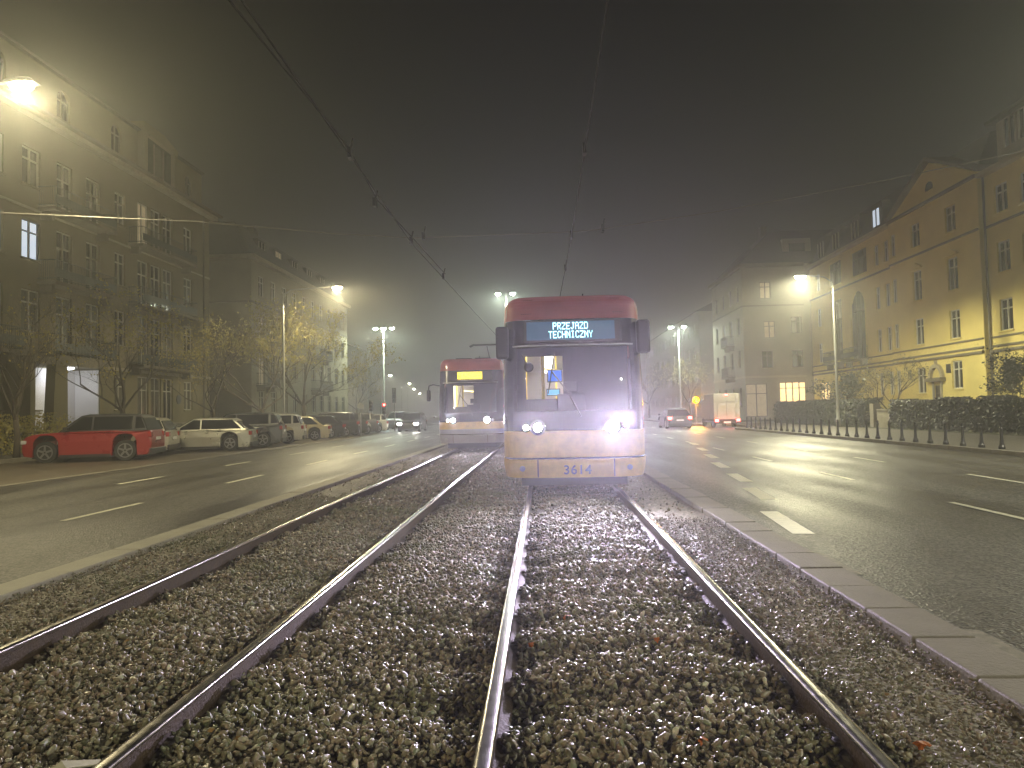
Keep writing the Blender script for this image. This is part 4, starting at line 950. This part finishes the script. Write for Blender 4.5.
        b = MB(); b.lathe([(.045,0),(.03,-.012)], (x0+sgn*.79, yy-.042, 1.06), 14, 'y'); b.build('marker_lens', M['tramlamp2'] if sgn < 0 else M['headoff'], hl)
        light('headlight_beam', 'SPOT', (x0+sgn*.60, y0-.12, 1.06), (650 if sgn > 0 else 350) if not second else 220, (.90,.82,1.), t, aim=(x0+sgn*.60, y0-14, .2), size=.07, angle=110, blend=.9)
        light('main_beam', 'SPOT', (x0+sgn*.60, y0-.13, 1.06), (2100 if sgn > 0 else 180) if not second else 160, (.80,.66,1.), t, aim=(0,0,1.25), size=.08, angle=64, blend=1.)
    # wiper, handles, coupler cover, fog lamps
    b = MB(); b.tube([face_plane(.1,1.22,.05), face_plane(-.1,1.62,.05), face_plane(-.35,1.95,.05)], .012, 5); b.tube([face_plane(-.42,1.60,.05), face_plane(-.30,2.28,.05)], .009, 4); b.build('wiper', M['plastic'], t)
    for sgn in (-1, 1):
        b = MB(); b.lathe([(.045,0),(.045,-.025),(.02,-.03)], (x0+sgn*.86, P(sx(sgn*.86,.4),.4)[1]-.005, .40), 14, 'y'); b.build('reflector', M['galv'], bump)
    for q in (-.62, .60): b = MB(); b.box(x0+q, x0+q+.02, y0+.012, y0+.03, .26, .54); b.build('cover_seam', M['trimdark'], bump)
    if not second:
        cu = bpy.data.curves.new('number', 'FONT'); cu.body = '3614'; cu.size = .20; cu.extrude = .004; cu.align_x = 'CENTER'; cu.offset = .004; cu.space_character = 1.15
        tmp = bpy.data.objects.new('tmp', cu); COL.objects.link(tmp); dg = bpy.context.evaluated_depsgraph_get(); me = bpy.data.meshes.new_from_object(tmp.evaluated_get(dg)); bpy.data.objects.remove(tmp)
        no = bpy.data.objects.new('fleet_number', me); COL.objects.link(no); me.materials.clear(); me.materials.append(M['number']); no.parent = t; no.rotation_euler = (PI/2,0,0); no.location = (0.02, -.004, .31)
    # mirrors
    for sgn in ((-1, 1) if not second else (-1,)):
        big = not second
        b = MB()
        if big: b.box(x0+sgn*1.12-.06, x0+sgn*1.12+.16*(1 if sgn > 0 else 0)+(.0 if sgn > 0 else 0), y0+.30, y0+.52, 2.25, 2.80) if sgn > 0 else b.box(x0-1.27, x0-1.06, y0+.30, y0+.52, 2.2, 2.74)
        else: b.box(x0-1.52, x0-1.38, y0-.05, y0+.06, 1.75, 2.15)
        mr = b.build('mirror', M['plastic'], t, bevel=.04)
        b = MB(); b.tube([(x0+sgn*1.08,y0+.5,2.5),(x0+sgn*1.0,y0+.7,2.5)], .03, 6) if big else b.tube([(x0-1.05,y0+.5,2.3),(x0-1.3,y0+.1,2.34),(x0-1.43,y0,2.3),(x0-1.45,y0,2.14)], .022, 6)
        b.build('mirror_arm', M['plastic'], mr)
    # interior: cab wall with doorway onto the lit saloon
    b = MB(); yw = y0+2.0
    b.box(x0-.12 if not second else x0-.05, x0+1.1, yw, yw+.05, .4, 2.6); b.box(x0-1.1, x0-.82, yw, yw+.05, .4, 2.6); b.box(x0-.82, x0-.12 if not second else x0-.05, yw, yw+.05, .4, 1.55); b.box(x0-.82, x0-.12 if not second else x0-.05, yw, yw+.05, 2.36, 2.6); b.build('cab_partition', M['seat'], t)
    b = MB(); b.box(x0-1.1, x0-1.07, yw+.06, y0+12, .4, 2.6); b.box(x0+1.07, x0+1.1, yw+.06, y0+12, .4, 2.6); b.box(x0-1.1,x0+1.1,y0+12,y0+12.05,.4,2.6); b.build('saloon_lining', M['interior'], t)
    b = MB(); b.box(x0-1.07, x0+1.07, yw+.06, y0+12, 2.6, 2.63); b.build('saloon_ceiling', M['interior'], t)
    b = MB(); b.box(x0-.45, x0-.25, yw+.3, y0+11.8, 2.57, 2.595); b.box(x0+.25, x0+.45, yw+.3, y0+11.8, 2.57, 2.595); b.build('ceiling_light', M['ceil'], t)
    light('saloon_light', 'AREA', (x0-.4, yw+1.6, 2.5), 150 if not second else 260, (1.,.86,.58), t, aim=(x0-.4, yw+1.6, 0), size=1.0)
    b = MB(); b.tube([(x0-.50,yw+.35,.4),(x0-.50,yw+.35,2.6)], .035, 8); b.tube([(x0-.50,yw+.35,2.15),(x0-.1,yw+1.6,2.15),(x0-.1,yw+5,2.15)], .022, 8); b.tube([(x0-.85,yw+1.2,.4),(x0-.85,yw+1.2,2.6)], .02, 8); b.tube([(x0-.2,yw+2.8,.4),(x0-.2,yw+2.8,2.6)], .02, 8); b.build('handrail', M['poley'], t)
    if not second:
        b = MB(); b.box(x0-.42, x0-.13, yw-.06, yw-.02, 1.86, 2.10); sc = b.build('screen_housing', M['plastic'], t)
        b = MB(); b.box(x0-.40, x0-.15, yw-.066, yw-.062, 1.88, 2.08); b.build('screen', M['screen'], sc)
        b = MB(); b.box(x0-.44, x0-.18, yw-.10, yw-.06, 1.60, 1.74); sc = b.build('ticket_machine', M['plastic'], t)
        b = MB(); b.box(x0-.42, x0-.20, yw-.106, yw-.102, 1.62, 1.72); b.build('screen', M['screen2'], sc)
        b = MB(); b.lathe([(.06,0),(.085,.02),(.085,.04),(.06,.05)], (x0-.74, y0+.75, 2.08), 16, 'y'); b.tube([(x0-.74,y0+.78,2.08),(x0-.85,y0+.7,2.3)], .012, 5); b.build('cab_mirror', M['plastic'], t)
    for sy in range(5):
        for sxn in (-.75, .75):
            b = MB(); b.box(x0+sxn-.22, x0+sxn+.22, yw+1.0+sy*1.5, yw+1.1+sy*1.5, .8, 1.55); b.box(x0+sxn-.22, x0+sxn+.22, yw+1.1+sy*1.5, yw+1.5+sy*1.5, .78, .88); b.build('passenger_seat', M['seat'], t, bevel=.03)
    b = MB(); b.box(x0-.25, x0+.25, y0+1.35, y0+1.47, 1.0, 1.62); b.box(x0-.25, x0+.25, y0+1.0, y0+1.35, .9, 1.02); b.box(x0-.12, x0+.12, y0+1.37, y0+1.45, 1.66, 1.84); b.tube([(x0,y0+1.41,1.5),(x0,y0+1.41,1.7)], .02, 5); b.build('driver_seat', M['seat'], t, bevel=.03)
    b = MB(); b.prism([(y0+.25,.9),(y0+.85,.9),(y0+.85,1.22),(y0+.32,1.3)], x0-.95, x0+.95, lambda u, z, w_: (w_, u, z)); b.build('dashboard', M['plastic'], t, bevel=.03)
    return t
tram('tram', C1+.01, 11.25, 'front tram with lit blue destination display and number 3614, nearest the camera', ['PRZEJAZD', 'TECHNICZNY'], M['ledc'], M['ledback'])
T2 = tram('tram', C2-.13, 24.6, 'second tram with yellow display coming on the left track, farther away', None, M['ledy'], M['ledbacky'], True)
# pantograph of the second tram
b = MB(); x0, y0 = C2-.13, 24.6
b.tube([(x0+.55,y0+3.2,3.35),(x0+.95,y0+4.4,3.55),(x0+.95,y0+3.6,4.1)], .03, 6); b.tube([(x0+.15,y0+4.4,3.3),(x0+.15,y0+4.4,3.5)], .03, 6)
b.tube([(x0+.1,y0+3.4,3.3),(x0+.45,y0+4.2,3.4),(x0+.35,y0+3.8,4.0)], .02, 6)
for s in (0,.3): b.tube([(x0-.35,y0+3.6+s,4.0),(x0-.2,y0+3.6+s,4.07),(x0+1.1,y0+3.6+s,4.07),(x0+1.25,y0+3.6+s,4.0)], .022, 6)
b.build('pantograph', M['plastic'], T2)

# ------------------------------------------------------------------ cars
def car(x_rear, y, paintm, label, style='suv', L_=4.5, W=1.82, H=1.6, rz=0., z=ROAD, wheel=.34, tail='taillens', head='headoff', extra_dark=False, name='parked_car', group='cars parked along the left kerb', rot=R(13), roofm=None, origin='rear'):
    """car local frame: nose towards -x, rear bumper at x=0"""
    t = thing(name, (x_rear, y, z), label, 'car', group, rz)
    Lw = L_; rw = Lw*.155+.06; fx = -(Lw-rw-.08); rx = -(rw+.12); g = .20 if style == 'suv' else .15
    belt = H*.635 if style == 'suv' else H*.62; hood = belt-.02
    # side outline, clockwise from the rear bottom; arches cut in
    pts = [(-.03,g+.15),(0,g+.35),(-.0,belt*.72),(-.06,belt)]
    pts += [(-Lw*.28,belt+.02),(-Lw*.60,belt),(-Lw*.70,belt-.01),(-Lw*.82,belt-.04),(-Lw*.91,belt-.085),(-Lw*.965,belt-.15),(-Lw+.04,belt-.26),(-Lw+.005,belt-.42),(-Lw,g+.22),(-Lw+.07,g+.04)]
    ra = wheel+.055
    for cx0 in (fx, rx):
        ang = [PI-(PI*k/9) for k in range(10)]
        pts += [(cx0+ra*math.cos(a), max(g, .0)+ (wheel-g if wheel > g else 0)*0 + wheel+ra*math.sin(a) if math.sin(a) > 1e-6 else g) for a in ang]
    pts += [(-.12,g)]
    b = MB(); N = len(pts)
    # layered loft across the width: flat flank, rolled shoulder
    lay = [(-W/2,.0,.07),(-W/2+.0,0,0)]
    ks = [(-1.0,.045),(-.955,.0),(.955,.0),(1.0,.045)]
    cz = belt*.62
    rings = []
    for s, ins in ks:
        ring = []
        for (u, v) in pts:
            k_ = 1-ins*(.9 if v > belt-.12 else .25)
            ring.append((-Lw/2+(u+Lw/2)*(1-ins*.5), s*W/2*(1-.05*max(0,(v-cz))/.5)*(1-.13*max(0, (abs(u+Lw/2)/(Lw/2)-.72)/.28)**2), (v if v < belt-.12 else v-ins*.7)))
        rings.append(ring)
    for ring in rings: b.v += ring
    for i in range(3):
        for j in range(N):
            a = i*N+j; c = i*N+(j+1)%N; b.f.append((a, c, c+N, a+N)); b.mi.append(0)
    b.f.append(tuple(range(N))); b.f.append(tuple(range(3*N, 4*N))[::-1]); b.mi += [0,0]
    body = b.build('body', paintm, t, world=False, bevel=.05, segs=3)
    # greenhouse
    if style == 'suv': gp = [(-.10,belt),(-.30,H-.16),(-.45,H-.04),(-Lw*.30,H),(-Lw*.50,H-.01),(-Lw*.56,H-.06),(-Lw*.73,belt-.03)]
    elif style == 'wagon': gp = [(-.12,belt),(-.62,H-.16),(-.85,H-.05),(-Lw*.33,H),(-Lw*.48,H-.01),(-Lw*.54,H-.05),(-Lw*.73,belt-.03)]
    else: gp = [(-.35,belt),(-.95,H-.12),(-1.25,H-.03),(-Lw*.38,H),(-Lw*.48,H-.01),(-Lw*.54,H-.05),(-Lw*.72,belt-.03)]
    def tw(v): return W/2-.07-.20*max(0, v-belt)/(H-belt)
    b = MB(); n_ = len(gp)
    for sg in (-1, 1): b.v += [(u, sg*tw(v), v) for u, v in gp]
    for j in range(n_-1): b.f.append((j, j+1, n_+j+1, n_+j)); b.mi.append(1 if (j == n_-2 or j == 0) else 2)
    b.f.append(tuple(range(n_))); b.f.append(tuple(range(n_, 2*n_))[::-1]); b.mi += [0,0]
    rm = roofm or paintm
    cab = b.build('roof', [rm, M['carglass'], rm], t, world=False, bevel=.06, segs=3)
    # side glass
    for sg in (-1, 1):
        def ps(u, v, o=.006): return (u, sg*(tw(v)+o), v)
        zt = H-.10; zb = belt+.05
        def edge(u0, v0, u1, v1, v): return u0+(u1-u0)*(v-v0)/(v1-v0)
        fa, fb = gp[-1], gp[-2]; ra_, rb_ = gp[0], gp[1]
        fB = edge(*fa, *fb, zb)+.16; fT = edge(*fa, *fb, min(zt, fb[1]))+.13; rB = edge(*ra_, *rb_, zb)-(.50 if style == 'suv' else .25); rT = edge(*ra_, *rb_, min(zt, rb_[1]))-(.34 if style == 'suv' else .2)
        mid = -Lw*.46; mB = mid+.03; 
        g1 = MB(); g1.face([ps(fB,zb), ps(mid-.03,zb), ps(mid-.03,zt), ps(fT,zt)]); g1.build('door_window', M['carglass'], t, world=False, fix=False)
        g2 = MB(); g2.face([ps(mid+.03,zb), ps(rB,zb), ps(rT,zt), ps(mid+.03,zt)]); g2.build('door_window', M['carglass'], t, world=False, fix=False)
        if style in ('suv','wagon'):
            g3 = MB(); g3.face([ps(rB+.10,zb+.02), ps(edge(*ra_,*rb_,zb)-.07,zb+.04), ps(edge(*ra_,*rb_,zt-.03)-.06,zt-.03), ps(rT+.10,zt-.02)]); g3.build('quarter_window', M['carglass'], t, world=False, fix=False)
        s_ = MB(); s_.box(-Lw+rw*2+.05, -rw*2-.15, sg*W/2-.012, sg*W/2+.012, g+.02, g+.10) if 0 else None
        mr = MB(); mr.box(-Lw*.66-.02, -Lw*.66+.12, min(sg*(W/2-.02), sg*(W/2+.15)), max(sg*(W/2-.02), sg*(W/2+.15)), belt+.03, belt+.17); mr.build('wing_mirror', M['plastic'] if roofm else paintm, t, world=False, bevel=.03)
        sl = MB(); sl.box(fx+ra+.04, rx-ra-.04, min(sg*(W/2-.03), sg*(W/2+.012)), max(sg*(W/2-.03), sg*(W/2+.012)), g-.03, g+.07); sl.build('sill', M['plastic'], t, world=False)
        for hxx in (-Lw*.40, -Lw*.60+.25):
            hh = MB(); hh.box(hxx-.1, hxx+.1, min(sg*(W/2-.015), sg*(W/2+.02)), max(sg*(W/2-.015), sg*(W/2+.02)), belt-.14, belt-.11); hh.build('door_handle', paintm, t, world=False)
    # rear window, lamps, plates, bumpers
    b = MB(); 
    for sg in (-1, 1): b = MB(); b.box(-.12, .010, min(sg*(W/2-.34), sg*(W/2-.075)), max(sg*(W/2-.34), sg*(W/2-.075)), belt-.24, belt-.06); b.build('tail_light', M[tail], t, world=False, bevel=.02)
    for sg in (-1, 1): b = MB(); b.box(-Lw-.01, -Lw+.24, min(sg*(W/2-.42), sg*(W/2-.09)), max(sg*(W/2-.42), sg*(W/2-.09)), belt-.40, belt-.27); b.build('headlight', M[head], t, world=False, bevel=.02)
    b = MB(); b.box(-.06, .03, -W/2+.10, W/2-.10, g+.02, g+.22); b.build('rear_bumper', M['plastic'], t, world=False, bevel=.02)
    b = MB(); b.box(-Lw-.012, -Lw+.05, -W/2+.3, W/2-.3, g+.06, g+.28); b.build('grille', M['plastic'], t, world=False)
    b = MB(); b.box(.002, .016, -.26, .26, belt-.36, belt-.25); b.build('number_plate', M['plate'], t, world=False)
    for cx0 in (fx, rx):
        for sg in (-1, 1):
            b = MB(); b.lathe([(wheel-.06,-.10),(wheel-.01,-.10),(wheel,-.06),(wheel,.06),(wheel-.01,.10),(wheel-.06,.10)], (cx0, sg*(W/2-.12), wheel), 24, 'y'); wh = b.build('wheel', M['tyre'], t, world=False, smooth=False)
            b = MB(); yy = sg*(W/2-.015)
            for k in range(20):
                a0, a1 = 2*PI*k/20, 2*PI*(k+1)/20; r0_, r1_ = wheel*.60, wheel*.69
                b.prism([(cx0+r0_*math.cos(a0), wheel+r0_*math.sin(a0)),(cx0+r1_*math.cos(a0), wheel+r1_*math.sin(a0)),(cx0+r1_*math.cos(a1), wheel+r1_*math.sin(a1)),(cx0+r0_*math.cos(a1), wheel+r0_*math.sin(a1))], yy-.004*sg, yy+.008*sg, lambda u, v, w_: (u, w_, v))
            for k in range(5):
                a = 2*PI*k/5+.3; c_, s_ = math.cos(a), math.sin(a); l0, l1, hw_ = .03, wheel*.66, .028
                q = [(l0,-hw_*1.3),(l1,-hw_),(l1,hw_),(l0,hw_*1.3)]
                b.prism([(cx0+u*c_-v*s_, wheel+u*s_+v*c_) for u, v in q], yy-.004, yy+.012*sg, lambda u, v, w_: (u, w_, v))
            b.build('rim', M['rim'], wh, world=False)
    for a in ('wheel',): pass
    b = MB(); b.box(-Lw+.3, -.3, -W/2+.22, W/2-.22, g-.05, g+.25); b.build('underbody', M['plastic'], t, world=False)
    if rot is not None: t.rotation_euler.z = rot
    return t
red = carpaint('car_paint_red', (.30,.014,.012), .1); silver = carpaint('car_paint_silver', (.55,.54,.47), .5); grey = carpaint('car_paint_grey', (.09,.09,.09), .4)
cream = carpaint('car_paint_cream', (.55,.47,.28), .2); whitep = carpaint('car_paint_white', (.62,.60,.52), .0); dark = carpaint('car_paint_dark', (.02,.02,.024), .3); hatch = carpaint('car_paint_pale', (.5,.48,.4), .3)
car(-14.25, 25.3, red, 'red off road car with black roof and windows parked in front of the porch', 'suv', 4.2, 1.85, 1.68, wheel=.37, roofm=M['plastic'])
car(-15.2, 28.2, hatch, 'pale hatchback mostly hidden behind the red car', 'suv', 4.2, 1.78, 1.55)
car(-13.1, 31.2, silver, 'silver estate car parked right of the red car', 'wagon', 4.6, 1.82, 1.47, wheel=.33)
car(-12.9, 34.3, grey, 'dark grey off road car between the silver estate and the white car', 'suv', 4.6, 1.88, 1.68, wheel=.36)
car(-13.0, 37.6, whitep, 'white small off road car parked behind the dark grey one', 'suv', 4.3, 1.82, 1.6, wheel=.35)
car(-12.8, 41.6, cream, 'cream coloured saloon with red tail lights parked beyond the white car', 'sedan', 4.5, 1.8, 1.45, wheel=.32)
for k, (yy, st, hh) in enumerate(((44.6,'wagon',1.5),(47.6,'suv',1.68),(50.4,'suv',1.66),(53.2,'suv',1.62))):
    car(-12.8+.1*(k%2), yy, dark if k != 3 else grey, 'dark parked car, %s of the dark row beyond the cream saloon' % ['first','second','third','last'][k], st, 4.5, 1.84, hh)
car(-12.7, 56.6, silver, 'pale car at the far end of the parking row by the signals', 'suv', 4.2, 1.8, 1.5)
# moving traffic
t = car(-10.9, 60.0, dark, 'oncoming car with white headlights on the left road', 'suv', 4.5, 1.84, 1.55, head='headon', name='oncoming_car', group='cars driving on the roads', rot=PI/2)
light('headlight_beam', 'SPOT', (-4.62, 0, .62), 2200, (1,.95,.85), t, size=.1, angle=70, blend=.8); t.children[-1].rotation_euler = (R(88), 0, R(90))
t = car(-14.2, 70.0, grey, 'oncoming car with bluish headlights, farther and left of the other', 'suv', 4.6, 1.9, 1.7, head='headblue', name='oncoming_car', group='cars driving on the roads', rot=PI/2)
light('headlight_beam', 'SPOT', (-4.72, 0, .62), 2200, (.6,.8,1), t, size=.1, angle=70, blend=.8); t.children[-1].rotation_euler = (R(88), 0, R(90))
t = car(-8.2, 92.0, dark, 'faint far oncoming car with white headlights beside the second tram', 'suv', 4.6, 1.9, 1.6, head='headon', name='oncoming_car', group='cars driving on the roads', rot=PI/2)
t = car(9.6, 50.0, grey, 'car driving away with glowing red tail lights left of the white truck', 'sedan', 4.5, 1.82, 1.45, tail='tailon', name='departing_car', group='cars driving on the roads', rot=-PI/2)
light('tail_glow', 'POINT', (.5, 0, .75), 14, (1,.15,.12), t, size=.2)
t = car(8.0, 66.0, silver, 'second car driving away, faint with red tail lights', 'sedan', 4.5, 1.82, 1.45, tail='tailon', name='departing_car', group='cars driving on the roads', rot=-PI/2)
# white box truck, seen from behind
t = thing('box_truck', (12.85, 50, ROAD), 'white box truck with red tail lights stopped in the lay-by beside the orange beacon', 'truck')
M['truck'] = mat('truck_white_paint', (.42,.40,.36), .45, noise=.2, nscale=1.5)
b = MB(); b.box(11.95, 13.8, 50, 53.0, .45, 2.3); bx = b.build('cargo_box', M['truck'], t, bevel=.05)
for q in ((12.86,12.89,.5,2.22),(12.0,13.75,1.70,1.74),(12.2,12.24,.5,2.2),(13.5,13.54,.5,2.2)): b = MB(); b.box(q[0], q[1], 49.96+.01*(q[3]-q[2] > 1), 49.996, q[2], q[3]); b.build('door_seam', M['galv'], bx)
b = MB(); b.box(12.05, 13.7, 53.1, 54.4, .35, 1.95); b.build('cab', M['truck'], t, bevel=.12)
b = MB(); b.box(12.05, 13.7, 50.05, 54.2, .25, .44); b.build('chassis', M['plastic'], t)
b = MB(); b.box(11.98, 13.77, 49.88, 49.998, .18, .34); b.build('rear_bumper', M['plastic'], t)
for xx in (12.12, 13.62): b = MB(); b.box(xx-.12, xx+.12, 49.84, 49.878, .32, .48); b.build('tail_light', M['tailon'], t)
b = MB(); b.box(12.75, 12.95, 49.95, 49.998, 2.15, 2.23); b.build('top_light', M['tailon'], t)
b = MB(); b.box(12.6, 13.1, 49.87, 49.878, .2, .32); b.build('number_plate', M['plate'], t)
for xx in (12.15, 13.6):
    for yy in (51.0, 53.8):
        b = MB(); b.lathe([(.26,-.1),(.34,-.1),(.34,.1),(.26,.1)], (xx, yy, .23), 18, 'x'); b.build('wheel', M['tyre'], t)
light('tail_glow', 'POINT', (12.85, 49.4, .45), 22, (1,.15,.12), t, size=.3)

# ------------------------------------------------------------------ signals
def signal(x, y, z, lit, m, label, back=True, h=.95, pole_to=None):
    t = thing('traffic_light', (x, y, ROAD), label, 'traffic light')
    b = MB(); b.tube([(x,y,ROAD),(x,y,z+h*.5)], .055, 10); b.build('pole', M['galv'], t)
    b = MB(); b.box(x-.17, x+.17, y-.22, y-.06, z-h/2, z+h/2); hs_ = b.build('signal_housing', M['blackmetal'], t, bevel=.03)
    for k in range(3):
        zz = z+h*.32-k*h*.32
        b = MB(); b.lathe([(.11,0),(.09,-.02)], (x, y-.223, zz), 14, 'y'); b.build('lens', m if k == lit else M['plastic'], hs_)
        b = MB(); b.tube([(x-.12,y-.23,zz+.03),(x-.12,y-.38,zz+.05)], .008, 4); b.prism([(-.13,.02),(-.1,.1),(0,.14),(.1,.1),(.13,.02),(.1,.08),(0,.12),(-.1,.08)], -.38, -.225, lambda u, v, w_: (x+u, y+w_, zz+v)); b.build('visor', M['blackmetal'], hs_)
    return t
signal(-13.7, 59.8, 1.85, 0, M['redsig'], 'traffic light showing red at the end of the parked cars')
signal(-15.0, 60.4, 2.1, 9, M['redsig'], 'dark unlit traffic light left of the red one')
signal(-13.2, 61.5, 3.0, 9, M['redsig'], 'taller dark traffic light head beside the lamp mast', h=1.3)
t = thing('amber_beacon', (12.35, 57.5, .02), 'round orange flashing beacon on a post left of the white truck', 'beacon')
b = MB(); b.tube([(12.35,57.55,.02),(12.35,57.55,2.2)], .05, 8); b.build('post', M['galv'], t)
b = MB(); b.lathe([(.27,.12),(.27,0)], (12.32,57.35,1.95), 18, 'y'); b.build('housing', M['blackmetal'], t)
b = MB(); b.lathe([(.25,0),(.2,-.06),(.05,-.1)], (12.32,57.34,1.95), 18, 'y'); b.build('lens', M['amber'], t, smooth=True)
light('beacon_light', 'POINT', (12.3, 56.9, 1.95), 900, (1,.34,.01), t, size=.15)
t = thing('sign_post', (-12.9, 46.2, ROAD), 'thin pale post standing at the kerb among the dark parked cars', 'post')
b = MB(); b.tube([(-12.2,46.2,ROAD),(-12.2,46.2,2.1)], .03, 8); b.build('post', M['galv'], t)
b = MB(); b.box(-12.4, -12.0, 46.15, 46.17, 1.75, 2.1); b.build('sign_plate', M['galv'], t)

# ------------------------------------------------------------------ fog
b = MB(); b.box(-245, 245, -45, 445, -1.2, 34); hz = b.build('haze', mat('tmp'), None); tag(hz, 'thin night fog hanging over the whole street', 'fog', kind='stuff')
m = bpy.data.materials.new('fog'); m.use_nodes = True; nt = m.node_tree; nt.nodes.remove(nt.nodes['Principled BSDF'])
v = nt.nodes.new('ShaderNodeVolumePrincipled'); v.inputs['Color'].default_value = (.82,.83,.81,1); v.inputs['Density'].default_value = .0043; v.inputs['Anisotropy'].default_value = .72
nt.links.new(v.outputs[0], nt.nodes['Material Output'].inputs['Volume']); hz.data.materials.clear(); hz.data.materials.append(m)
